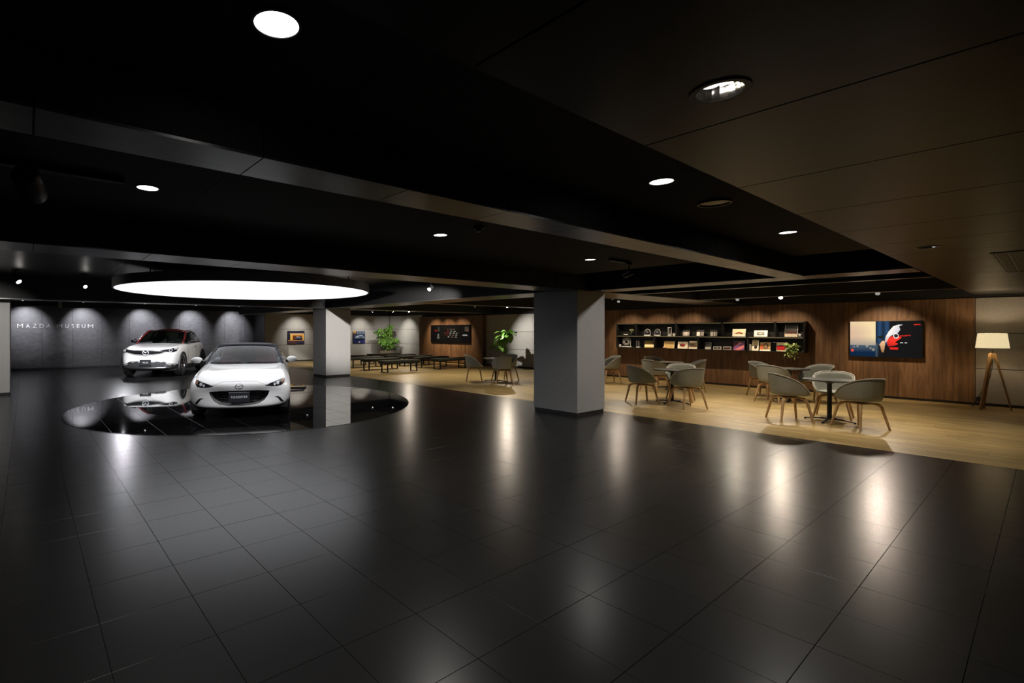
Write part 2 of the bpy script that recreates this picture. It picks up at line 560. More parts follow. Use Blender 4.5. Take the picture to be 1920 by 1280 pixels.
beam('trim_1', -4.5, 7.99, 1.93, 2.20, 'x', .75, -3.73 + .0)
beam('trim_2', -4.5, 7.63, 4.96, 5.50, 'x', .87, -4.30)
beam('trim_3', -4.5, 7.63, 13.95, 14.50, 'x', .9, -4.2)
beam('trim_4', 8.00, 8.56, .94, 4.955, 'y', .9, 1.84)
beam('trim_5', 7.64, 8.56, 5.90, 13.94, 'y', .9, 6.7)
beam('trim_6', 7.64, 8.56, 14.86, 21.98, 'y', .9, 15.7)
beam('trim_7', 7.64, 15.2, 4.965, 5.88, 'x', .9, 8.57)
beam('trim_8', 7.64, 15.6, 13.95, 14.55, 'x', .9, 8.57)
beam('trim_9', 8.57, 15.6, 9.70, 9.95, 'x', .9, 9.4)
beam('trim_10', 9.44, 9.58, .94, 4.95, 'y', .9, 1.84)
beam('trim_11', 12.45, 12.6, .94, 4.95, 'y', .9, 1.84)


# ------------------------------------------------------------------ pillars
def pillar(name, x0, x1, y0, y1):
    p = struct(MB().box(x0, x1, y0, y1, .055, ZS - .0).build(name, M_pillar, bevel=.004, seg=1))
    MB().box(x0 + .015, x1 - .015, y0 + .015, y1 - .015, 0.0, .055).build('plinth', M_plinth, p)
    return p


pillar('wall_pillar_near', 7.64, 8.51, 4.96, 5.88)
pillar('wall_pillar_far', 7.64, 8.56, 13.95, 14.83)
pillar('wall_pillar_left', -1.25, -.30, 14.58, 15.45)

# ------------------------------------------------------------------ walls
ZW = 2.15


def boards_x(parent, xf, y0, y1, z0, z1, wmin, wmax, cutp):
    """upright timber boards on a wall that faces -X"""
    y = y0
    while y < y1 - .01:
        wd = min(RND.uniform(wmin, wmax), y1 - y)
        if y1 - y - wd < .06: wd = y1 - y
        zs = [z0]
        if RND.random() < cutp: zs.append(RND.uniform(z0 + .3, z1 - .3))
        zs.append(z1)
        for a, b in zip(zs, zs[1:]):
            dx = RND.uniform(0, .0012)
            MB().box(xf - dx, xf + .014, y + .0006, y + wd - .0006, a + .0006, b - .0006).build('wall_board', M_wall, parent)
        y += wd


def panels_x(parent, xf, ys, zs, mat, g=.004):
    for a, b in zip(ys, ys[1:]):
        for c, d in zip(zs, zs[1:]):
            MB().box(xf, xf + .014, a + g / 2, b - g / 2, c + g, d - g).build('wall_panel', mat, parent, bevel=.0015, seg=1)


def panels_y(parent, yf, xs, zs, mat, g=.004):
    for a, b in zip(xs, xs[1:]):
        for c, d in zip(zs, zs[1:]):
            MB().box(a + g / 2, b - g / 2, yf, yf + .014, c + g, d - g).build('wall_panel', mat, parent, bevel=.0015, seg=1)


GZ = [.05, .735, 1.44, ZW]
wr = struct(MB().box(15.216, 15.9, -3.4, 9.70, -.0, 2.755).build('wall_right', M_black))
boards_x(wr, 15.2, .93, 9.70, .05, ZW, .17, .30, .55)
panels_x(wr, 15.2, [-3.4, -2.2, -1.0, .2 - .15, .925], GZ, M_grey, .006)
bb = struct(MB().box(15.206, 15.215, -3.4, 9.7, 0.0, .048).build('baseboard_right', M_plinth))
wr2 = struct(MB().box(15.716, 16.4, 9.70, 18.85, 0, 2.755).build('wall_right_rear', M_black))
panels_x(wr2, 15.7, [9.72, 11.0, 12.15, 13.3, 14.42, 14.57], GZ, M_grey, .006)
MB().box(15.515, 15.714, 14.58, 18.80, .05, ZW).build('timber_return', M_wall, wr2)
MB().box(15.52, 15.712, 14.60, 18.78, 0, .05).build('plinth', M_plinth, wr2)
boards_x(wr2, 15.5, 14.58, 18.80, .05, ZW, .09, .17, .35)
bb = struct(MB().box(15.706, 15.715, 9.72, 14.57, 0.0, .048).build('baseboard_rear', M_plinth))
wr3 = struct(MB().box(16.016, 16.4, 18.85, 22.0, 0, 2.755).build('wall_right_corner', M_black))
panels_x(wr3, 16.0, [18.86, 20.4, 21.98], [.05, .79, 1.55, 2.28], M_grey, .006)
wf = struct(MB().box(8.85, 16.4, 22.016, 24.2, 0, 2.755).build('wall_far', M_black))
panels_y(wf, 22.0, [8.85, 11.6, 14.35, 15.99], [.05, .80, 1.555, 2.28], M_grey, .006)
MB().box(8.835, 8.85, 22.0, 23.41, .05, 2.28).build('wall_panel', M_darkpanel, wf)
bb = struct(MB().box(8.86, 16.0, 22.004, 22.014, 0, .048).build('baseboard_far', M_plinth))
wl = struct(MB().box(-4.5, 8.83, 23.416, 24.2, 0, 2.755).build('wall_far_left', M_black))
panels_y(wl, 23.4, [-4.45, -3.5, -2.5, -1.5, -.5, .495, 1.485, 2.48, 3.47, 4.46, 5.455, 6.45, 7.44, 8.43, 8.83], [.05, 2.40], M_darkpanel, .008)
bb = struct(MB().box(-4.5, 8.83, 23.404, 23.415, 0, .048).build('baseboard_far_left', M_plinth))


# ------------------------------------------------------------------ cars (local frame: nose towards +Y, origin on the ground under the front axle)
def ring_of(half):
    """half profile from bottom centre over the right side to the top centre -> closed ring"""
    left = [(-x, z) for x, z in half[1:-1]][::-1]
    return half + left


def loft(stations, bend=None):
    vs = []; n = None
    for y, half in stations:
        rg = ring_of(half); n = len(rg)
        for x, z in rg:
            yy = bend(x, y, z) if bend else y
            vs.append((x, yy, z))
    fs = []
    k = len(stations)
    for i in range(k - 1):
        for j in range(n):
            j2 = (j + 1) % n
            fs.append((i * n + j, i * n + j2, (i + 1) * n + j2, (i + 1) * n + j))
    fs.append(list(range(n))); fs.append(list(range((k - 1) * n, k * n))[::-1])
    return vs, fs


def subsurf(o, lv):
    m = o.modifiers.new('s', 'SUBSURF'); m.levels = lv; m.render_levels = lv
    bpy.context.view_layer.update()
    return bake(o)


def smooth(o, ang=35):
    for p in o.data.polygons: p.use_smooth = True
    o.data.set_sharp_from_angle(angle=math.radians(ang))
    return o


def bvh(o):
    return BVHTree.FromPolygons([v.co.copy() for v in o.data.vertices], [list(p.vertices) for p in o.data.polygons])


def hit_front(tree, x, z, off=.004):
    h = tree.ray_cast(Vector((x, 4, z)), Vector((0, -1, 0)))
    if h[0] is None: return Vector((x, .3, z))
    nn = h[1] if h[1].y > 0 else -h[1]
    return h[0] + nn * off


def sample(line, t):
    L = [0]
    for p, q in zip(line, line[1:]): L.append(L[-1] + math.hypot(q[0] - p[0], q[1] - p[1]))
    s = t * L[-1]
    for i in range(len(line) - 1):
        if s <= L[i + 1] or i == len(line) - 2:
            u = (s - L[i]) / max(1e-9, L[i + 1] - L[i])
            return (line[i][0] + (line[i + 1][0] - line[i][0]) * u, line[i][1] + (line[i + 1][1] - line[i][1]) * u)


def patch(tree, up, lo, off=.004, nu=24, nv=6, sx=1):
    """a skin on the front of the body between two outlines given in front view (x, z)"""
    def fn(u, v):
        a = sample(up, u); b = sample(lo, u)
        return hit_front(tree, sx * (b[0] + (a[0] - b[0]) * v), b[1] + (a[1] - b[1]) * v, off)
    return MB().grid(fn, nu, nv)


def front_line(tree, pts, r, off=.002, n=6, sub=6):
    path = []
    for p, q in zip(pts, pts[1:]):
        for k in range(sub): path.append((p[0] + (q[0] - p[0]) * k / sub, p[1] + (q[1] - p[1]) * k / sub))
    path.append(pts[-1])
    return MB().tube([hit_front(tree, x, z, off) for x, z in path], r, n)


def emblem(tree, z, rw, rh, tr, off):
    """ring with a wing-shaped bar inside"""
    mb = MB()
    e = [hit_front(tree, rw * math.cos(2 * PI * i / 28), z + rh * math.sin(2 * PI * i / 28), off) for i in range(28)]
    mb.tube(e, tr, 6, closed=True)
    for s in (-1, 1):
        pts = [(s * rw * .97, z + rh * .18), (s * rw * .62, z + rh * .42), (s * rw * .3, z + rh * .30), (0, z - rh * .18)]
        mb.tube([hit_front(tree, x, zz, off) for x, zz in pts], [tr, tr * 1.25, tr * 1.2, tr * 1.2], 6)
    return mb


def text_mesh(txt, size, mat, depth=.0015, sx=1.):
    cu = bpy.data.curves.new('txt', 'FONT'); cu.body = txt; cu.size = size; cu.extrude = depth
    cu.align_x = 'CENTER'; cu.align_y = 'CENTER'; cu.space_character = 1.15
    t = bpy.data.objects.new('txt', cu); COL.objects.link(t)
    bpy.context.view_layer.update()
    me = bpy.data.meshes.new_from_object(t.evaluated_get(bpy.context.evaluated_depsgraph_get()))
    bpy.data.objects.remove(t)
    me.materials.clear(); me.materials.append(mat)
    for v in me.vertices: v.co.x *= sx
    return me


def wheel(parent, x, y, r, wd, rim_r, spokes, tilt=0):
    """tyre with its rim, axle along X; the outer face looks away from the car"""
    s = 1 if x > 0 else -1
    h = wd / 2
    prof = [(rim_r, -h * .85), (r * .9, -h), (r * .97, -h * .85), (r, -h * .6), (r, h * .6), (r * .97, h * .85), (r * .9, h), (rim_r, h * .85)]
    M = Matrix.Translation((x, y, r)) @ Matrix.Rotation(tilt, 4, 'Z') @ Matrix.Rotation(PI / 2 * s, 4, 'Y')
    o = MB().lathe(prof, 40, 0, M, closed=True).build('wheel', M_rubber, parent, smooth=30)
    mb = MB().lathe([(rim_r, h * .9), (rim_r * .96, h * .92), (rim_r * .93, h * .5), (rim_r * .93, -h * .6), (rim_r, -h * .8)], 40, 0, M, closed=True)
    mb.lathe([(0.001, h * .55), (rim_r * .2, h * .6), (rim_r * .22, h * .2), (.001, h * .2)], 20, 0, M)
    for k in range(spokes):
        a = 2 * PI * k / spokes
        Mk = M @ Matrix.Rotation(a, 4, 'Z')
        mb.add([(rim_r * .15, -.022, h * .35), (rim_r * .15, .022, h * .35), (rim_r * .95, .034, h * .55), (rim_r * .95, -.034, h * .55),
                (rim_r * .15, -.022, h * .6), (rim_r * .15, .022, h * .6), (rim_r * .95, .034, h * .85), (rim_r * .95, -.034, h * .85)],
               [(0, 1, 2, 3), (7, 6, 5, 4), (0, 4, 5, 1), (1, 5, 6, 2), (2, 6, 7, 3), (3, 7, 4, 0)], 0, Mk)
    mb.build('rim', M_rim, o, smooth=30)
    MB().lathe([(.001, -h * .2), (rim_r * .9, -h * .2), (rim_r * .9, -h * .5), (.001, -h * .5)], 24, 0, M).build('brake_disc', M_trim, o, smooth=30)
    return o


def well_cutter(y, r, hgt, xi, xo):
    o = MB().cyl((xi, y, hgt), (xo, y, hgt), r, n=40).build('cutter', M_dark)
    return o


CAR_RZ = math.radians(156.3)

# ---- white roadster on the polished circle
car = thing('roadster_car', 'white two-seat roadster with dark soft top on the polished black circle', 'car', (3.13, 8.83, .003), CAR_RZ)


def prof_r(W, zb, zW, zf, xf, zi, zh, xi=.13, xh=.32, zh8=None):
    return [(0, zb), (W * .72, zb), (W * .95, zb + .05), (W * .985, zb + .17), (W, zW), (W * .965, zW + (zf - zW) * .62), (xf, zf), (xf - xi, zi), (xf - xh, zh - .012 if zh8 is None else zh8), (0, zh)]


ST = [
    (.745, prof_r(.66, .235, .40, .535, .46, .55, .565)),
    (.725, prof_r(.79, .195, .41, .585, .55, .60, .612)),
    (.62, prof_r(.845, .175, .44, .645, .63, .650, .662)),
    (.43, prof_r(.866, .17, .48, .715, .68, .700, .725)),
    (.18, prof_r(.868, .17, .50, .775, .70, .750, .775)),
    (-.08, prof_r(.868, .17, .51, .815, .70, .785, .815)),
    (-.38, prof_r(.860, .17, .52, .842, .71, .822, .850)),
    (-.60, prof_r(.858, .17, .53, .862, .72, .855, .876)),
    (-.66, prof_r(.858, .17, .53, .868, .72, .862, .80, zh8=.83)),
    (-.80, prof_r(.856, .17, .53, .875, .74, .868, .50, xi=.10, xh=.16, zh8=.56)),
    (-1.3, prof_r(.855, .17, .54, .880, .74, .872, .34, xi=.10, xh=.15, zh8=.40)),
    (-1.95, prof_r(.858, .17, .55, .890, .74, .882, .34, xi=.10, xh=.15, zh8=.40)),
    (-2.10, prof_r(.864, .17, .56, .905, .74, .905, .89, zh8=.88)),
    (-2.35, prof_r(.868, .17, .57, .915, .74, .915, .925)),
    (-2.75, prof_r(.850, .20, .57, .90, .72, .905, .92)),
    (-3.05, prof_r(.78, .26, .56, .85, .64, .865, .88)),
    (-3.14, prof_r(.62, .36, .56, .78, .50, .80, .81)),
]


def bend_r(x, y, z):
    b = max(0., min(1., (y + .15) / .9))
    return y - b * .33 * (abs(x) / .87) ** 2.6 - max(0, y - .4) * .25 * max(0, (z - .45)) / .2 * .5


vs, fs = loft(ST, bend_r)
body = subsurf(MB().add(vs, fs).build('body', M_white, car), 2)
b_tree = bvh(body)
cut = [well_cutter(0, .335, .31, s * .60, s * 1.1) for s in (-1, 1)] + [well_cutter(-2.31, .335, .31, s * .60, s * 1.1) for s in (-1, 1)]
mouth = [(-.485, .462), (-.30, .478), (0, .484), (.30, .478), (.485, .462), (.455, .385), (.40, .315), (.31, .265), (.16, .243), (0, .238), (-.16, .243), (-.31, .265), (-.40, .315), (-.455, .385)]
cut.append(MB().prism(mouth, .36, 1.4).build('cutter', M_dark))
boolean(body, cut)
smooth(body, 38)
MB().box(-.80, .80, -2.9, .42, .15, .30).build('underbody', M_dark, car)
for s in (-1, 1):
    for y in (0, -2.31): MB().box(s * .58 - .01, s * .58 + .01, y - .36, y + .36, .2, .66).build('wheel_housing', M_dark, car)
g = MB().box(-.55, .55, .365, .385, .2, .52).build('grille', M_trim, car)
mb = MB()
for z, hw in ((.29, .37), (.335, .43), (.38, .46), (.425, .48)):
    mb.tube([(x, .56 - .33 * (abs(x) / .5) ** 2.2, z) for x in [hw * (k / 8 - 1) for k in range(17)]], .011, 6)
mb.build('grille_bar', M_trim, g, smooth=40)
rimline = mouth + [mouth[0]]
front_line(b_tree, rimline, .005, .0, sub=4).build('grille_frame', M_trim, g, smooth=50)
pl = MB().box(-.170, .170, .688, .700, .288, .462).build('number_plate', M_plate, car, bevel=.006)
t = link('lettering', text_mesh('ROADSTER', .052, M_whiteprint, sx=.92), pl)
t.matrix_local = Matrix.Translation((0, .7025, .378)) @ Matrix.Rotation(PI, 4, 'Z') @ Matrix.Rotation(PI / 2, 4, 'X')
for x in (-.11, .11): MB().cyl((x, .70, .447), (x, .703, .447), .006, n=10).build('plate_screw', M_steel, pl)
emblem(b_tree, .560, .062, .039, .0048, .005).build('emblem', M_chrome, car, smooth=50)
for s in (-1, 1):
    up = [(.415, .562), (.50, .592), (.60, .622), (.70, .648), (.745, .652)]
    lo = [(.415, .560), (.50, .546), (.60, .534), (.69, .546), (.735, .592)]
    h = patch(b_tree, up, lo, .004, 26, 8, s).build('headlight', M_lampglass, car, smooth=60)
    patch(b_tree, [(.685, .632), (.735, .640)], [(.68, .575), (.728, .590)], .007, 8, 5, s).build('indicator', M_amber, h, smooth=60)
    for cx in (.625, .572):
        rr = .026 if cx > .6 else .019
        up_ = [(cx + rr * math.cos(PI - PI * k / 8), .585 + rr * math.sin(PI * k / 8) + (cx - .625) * .3) for k in range(9)]
        lo_ = [(cx + rr * math.cos(PI - PI * k / 8), .585 - rr * math.sin(PI * k / 8) + (cx - .625) * .3) for k in range(9)]
        patch(b_tree, up_, lo_, .0075, 10, 4, s).build('lens', M_lens, h, smooth=60)
    up = [(.575, .352), (.62, .362), (.66, .345), (.70, .300), (.725, .262)]
    lo = [(.575, .350), (.62, .340), (.65, .300), (.68, .268), (.722, .258)]
    patch(b_tree, up, lo, .004, 16, 4, s).build('fog_vent', M_trim, car, smooth=60)
    M = Matrix.Translation((s * .89, -.74, .925))
    o = MB().ball((0, 0, 0), 1, 18, sq=(.105, .065, .062)).build('mirror', M_white, car, smooth=60)
    for v in o.data.vertices:
        if v.co.y < -.02: v.co.y = -.02
        v.co = M @ v.co
    MB().box(s * .80 - .03, s * .80 + .03, -.77, -.71, .865, .92).build('mirror_foot', M_trim, o, bevel=.01)
    o = MB().prism([(-.23, 0), (.23, 0), (.25, .40), (.19, .58), (.145, .80), (-.145, .80), (-.19, .58), (-.25, .40)], -.065, .065).build('seat', M_redseat, car, bevel=.04, seg=3, smooth=50)
    o.matrix_local = Matrix.Translation((s * .36, -1.60, .40)) @ Matrix.Rotation(math.radians(14), 4, 'X')
    q = MB().box(-.10, .10, .05, .085, .62, .76).build('headrest', M_redseat, o, bevel=.04, seg=3, smooth=50)
    q = MB().box(-.23, .23, .05, .52, -.12, .06).build('seat_cushion', M_redseat, o, bevel=.04, seg=3, smooth=50)
# shut lines of the bonnet
front_line(b_tree, [(-.43, .568), (-.36, .60), (-.27, .632), (0, .640), (.27, .632), (.36, .60), (.43, .568)], .0022, 0.).build('bonnet_seam', M_trim, car, smooth=60)
for s in (-1, 1):
    path = []
    for k in range(16):
        y = .10 - .70 * k / 15; x = s * (.635 - .03 * k / 15)
        hh = b_tree.ray_cast(Vector((x, y - .0, 3)), Vector((0, 0, -1)))
        if hh[0] is not None: path.append(hh[0])
    MB().tube(path, .0022, 6).build('bonnet_seam', M_trim, car, smooth=60)


def ws_r(u, v):
    """windscreen surface: u across -1..1, v up 0..1"""
    hb, ht = .715, .560
    hw = hb + (ht - hb) * v
    yb = -.50 - .16 * u * u; yt = -1.13 - .10 * u * u
    zb = .872 - .02 * u * u; zt = 1.205 - .035 * u ** 4 - .012 * u * u
    return (u * hw, yb + (yt - yb) * v, zb + (zt - zb) * v + .03 * math.sin(PI * v))


MB().grid(lambda a, b: ws_r(a * 2 - 1, b), 24, 10).build('windscreen', M_glass, car, smooth=70)
path = [ws_r(-1, k / 8) for k in range(9)] + [ws_r(-1 + 2 * k / 16, 1) for k in range(1, 16)] + [ws_r(1, 1 - k / 8) for k in range(9)]
MB().tube(path, .021, 8).build('windscreen_frame', M_fabtop, car, smooth=60)
for s, x0 in ((1, .05), (-1, -.62)):
    MB().tube([Vector(ws_r(u, .035)) + Vector((0, .012, .010)) for u in [(x0 + .57 * k / 6) / .71 for k in range(7)]], .008, 6).build('wiper', M_trim, car, smooth=60)
# soft top
TOP = [(-1.15, .555, 1.175, 1.222), (-1.35, .60, 1.13, 1.240), (-1.65, .62, 1.09, 1.236), (-1.9, .635, .985, 1.20), (-2.15, .645, .91, 1.10), (-2.42, .65, .90, .955), (-2.5, .65, .90, .92)]


def top_fn(a, b):
    f = b * (len(TOP) - 1); i = min(int(f), len(TOP) - 2); q = f - i
    y, hw, zs, zc = [TOP[i][k] + (TOP[i + 1][k] - TOP[i][k]) * q for k in range(4)]
    an = (a - .5) * PI
    sx = math.copysign(abs(math.sin(an)) ** .75, math.sin(an)); cz = abs(math.cos(an)) ** .45
    return (hw * sx, y - .11 * sx * sx * (1 - b), zs + (zc - zs) * cz)


o = MB().grid(top_fn, 28, 18).build('soft_top', M_fabtop, car)
m = o.modifiers.new('t', 'SOLIDIFY'); m.thickness = .018
bpy.context.view_layer.update(); bake(o); smooth(o, 50)
MB().box(-.68, .68, -.92, -.64, .62, .845).build('dashboard', M_dark, car, bevel=.06, seg=3, smooth=50)
o = MB().tube([(-0 + .36 + .175 * math.cos(2 * PI * k / 28), -1.02 + .05 * math.sin(2 * PI * k / 28), .80 + .170 * math.sin(2 * PI * k / 28)) for k in range(28)], .016, 8, closed=True)
o.cyl((.36, -.92, .77), (.36, -1.02, .80), .05, n=16)
for an in (0, PI, -PI / 2):
    o.cyl((.36, -1.02, .80), (.36 + .17 * math.cos(an), -1.02 + .05 * math.sin(an), .80 + .17 * math.sin(an)), .014, n=6)
o.build('steering_wheel', M_clad, car, smooth=60)
MB().box(-.10, .10, -1.14, -1.11, 1.12, 1.165).build('rear_view_mirror', M_trim, car, bevel=.01)
MB().box(-.58, .58, -2.02, -1.98, .62, .90).build('bulkhead', M_dark, car)
for s in (-1, 1):
    MB().grid(lambda a, b: (s * (.80 - .185 * b), -.72 - .42 * b + (-1.2 + .35 * b) * a, .885 + .235 * b - .02 * a * b), 8, 6).build('side_window', M_glass, car, smooth=60)
    for y in (0, -2.31): wheel(car, s * .742, y, .303, .195, .215, 10)

# ---- white crossover with maroon roof
suv = thing('crossover_car', 'white crossover car with maroon roof parked behind the roadster', 'car', (3.41, 17.88, 0), math.radians(151.8))


def prof_m(W, zb, zW, zf, xf, zi, zh, zh8=None):
    return [(0, zb), (W * .80, zb), (W * .95, zb + .05), (W * .985, zb + .22), (W, zW), (W * .975, zW + (zf - zW) * .65), (xf, zf), (xf - .14, zi), (xf - .36, zh - .015 if zh8 is None else zh8), (0, zh)]


SM = [
    (.905, prof_m(.60, .36, .58, .80, .52, .82, .835)),
    (.885, prof_m(.74, .27, .59, .865, .63, .878, .888)),
    (.78, prof_m(.83, .235, .61, .915, .70, .925, .935)),
    (.50, prof_m(.885, .225, .65, .965, .75, .970, .985)),
    (.10, prof_m(.897, .225, .67, 1.00, .78, 1.00, 1.025)),
    (-.30, prof_m(.897, .225, .68, 1.025, .79, 1.035, 1.065)),
    (-.52, prof_m(.895, .225, .69, 1.040, .80, 1.050, 1.085)),
    (-.75, prof_m(.892, .225, .69, 1.045, .81, 1.030, 1.01)),
    (-1.7, prof_m(.892, .225, .70, 1.055, .81, 1.035, 1.01)),
    (-2.5, prof_m(.897, .225, .72, 1.085, .80, 1.065, 1.03)),
    (-3.0, prof_m(.885, .25, .74, 1.085, .77, 1.08, 1.07)),
    (-3.35, prof_m(.82, .34, .72, 1.02, .70, 1.03, 1.04)),
    (-3.46, prof_m(.68, .44, .70, .92, .58, .94, .95)),
]


def bend_m(x, y, z):
    b = max(0., min(1., (y + .1) / .95))
    return y - b * .33 * (abs(x) / .9) ** 2.4


vs, fs = loft(SM, bend_m)
body = subsurf(MB().add(vs, fs).build('body', M_white, suv), 2)
m_tree = bvh(body)
boolean(body, [well_cutter(y, .395, .35, s * .58, s * 1.2) for s in (-1, 1) for y in (0, -2.655)])
# the grey lower skin is the same loft, cut off along the bumper line
me = body.data
low = []
for p in me.polygons:
    c = p.center
    lim = .36
    if c.y > .35: lim = .395 if abs(c.x) > .66 else .395 + .085 * min(1, (.66 - abs(c.x)) / .14)
    low.append(c.z < lim)
for flag, nm, mt in ((True, 'lower_cladding', M_clad), (False, 'body', M_white)):
    bm = bmesh.new(); bm.from_mesh(me)
    bm.faces.ensure_lookup_table()
    bmesh.ops.delete(bm, geom=[f for f in bm.faces if low[f.index] != flag], context='FACES')
    nm_me = bpy.data.meshes.new(nm); bm.to_mesh(nm_me); bm.free()
    nm_me.materials.clear(); nm_me.materials.append(mt)
    smooth(link(nm, nm_me, suv), 38)
bpy.data.objects.remove(body)
MB().box(-.80, .80, -3.1, .45, .20, .36).build('underbody', M_dark, suv)
for s in (-1, 1):
    for y in (0, -2.655): MB().box(s * .57 - .01, s * .57 + .01, y - .42, y + .42, .22, .80).build('wheel_housing', M_dark, suv)
up = [(-.80, .905), (-.60, .885), (-.35, .868), (0, .862), (.35, .868), (.60, .885), (.80, .905)]
lo = [(-.80, .845), (-.60, .825), (-.35, .765), (0, .735), (.35, .765), (.60, .825), (.80, .845)]
g = patch(m_tree, up, lo, .005, 40, 6).build('grille', M_trim, suv, smooth=60)
front_line(m_tree, lo, .008, .006).build('grille_trim', M_chrome, g, smooth=60)
for s in (-1, 1):
    up = [(.46, .872), (.62, .895), (.76, .925), (.80, .928)]
    lo = [(.46, .838), (.60, .812), (.74, .795), (.80, .830)]
    h = patch(m_tree, up, lo, .010, 16, 6, s).build('headlight', M_lampglass, suv, smooth=60)
    cx, cz, rr = .675, .855, .036
    ringp = [hit_front(m_tree, s * (cx + rr * math.cos(2 * PI * k / 16)), cz + rr * math.sin(2 * PI * k / 16), .014) for k in range(16)]
    MB().tube(ringp, .007, 6, closed=True).build('light_ring', M_lens, h, smooth=60)
    patch(m_tree, [(.745, .905), (.79, .912)], [(.745, .875), (.79, .885)], .013, 4, 3, s).build('lens', M_lens, h, smooth=60)
emblem(m_tree, .80, .088, .070, .0095, .016).build('emblem', M_lens, suv, smooth=50)
up = [(-.58, .475), (-.42, .492), (0, .492), (.42, .492), (.58, .475)]
lo = [(-.50, .345), (-.3, .335), (0, .335), (.3, .335), (.50, .345)]
a = patch(m_tree, up, lo, .008, 24, 5).build('air_intake', M_dark, suv, smooth=60)
front_line(m_tree, [(-.70, .33), (-.55, .318), (0, .312), (.55, .318), (.70, .33)], .014, .004).build('skid_trim', M_steel, a, smooth=60)
front_line(m_tree, [(-.80, .42), (-.66, .43), (-.52, .50), (-.42, .515), (0, .515), (.42, .515), (.52, .50), (.66, .43), (.80, .42)], .011, .002).build('bumper_trim', M_steel, suv, smooth=60)
pl = MB().box(-.168, .168, .905, .918, .415, .575).build('number_plate', M_plate, suv, bevel=.006)
t = link('lettering', text_mesh('MX-30', .055, M_whiteprint, sx=.9), pl)
t.matrix_local = Matrix.Translation((0, .9205, .485)) @ Matrix.Rotation(PI, 4, 'Z') @ Matrix.Rotation(PI / 2, 4, 'X')
# greenhouse
GH = [(-.42, .80, 1.055, .74, 1.065, 1.085), (-.80, .81, 1.06, .70, 1.265, 1.315), (-1.18, .81, 1.06, .625, 1.455, 1.515), (-1.6, .81, 1.065, .60, 1.49, 1.556), (-2.1, .805, 1.07, .59, 1.475, 1.545),
      (-2.6, .79, 1.085, .58, 1.405, 1.47), (-3.0, .76, 1.085, .56, 1.25, 1.30), (-3.28, .72, 1.06, .56, 1.065, 1.07)]


def gh(i, a):
    """a 0 belt right .. 1 centre of the roof"""
    f = i; k = min(int(f), len(GH) - 2); q = f - k
    y, xb, zb, xr, zr, zc = [GH[k][n] + (GH[k + 1][n] - GH[k][n]) * q for n in range(6)]
    if a < .4:
        t = a / .4
        return Vector((xb + (xr - xb) * t + .02 * math.sin(PI * t), y, zb + (zr - zb) * t))
    t = (a - .4) / .6
    return Vector((xr * (1 - t), y, zr + (zc - zr) * math.sin(PI / 2 * min(1, t * 1.05))))


def mirror(fn):
    return lambda a, b: fn(a, b) if True else None


def gh_full(i, u):
    """u -1..1 across the roof"""
    p = gh(i, 1 - .6 * abs(u))
    return Vector((math.copysign(p.x, u), p.y - (.10 * u * u if i < 2.01 else 0), p.z))


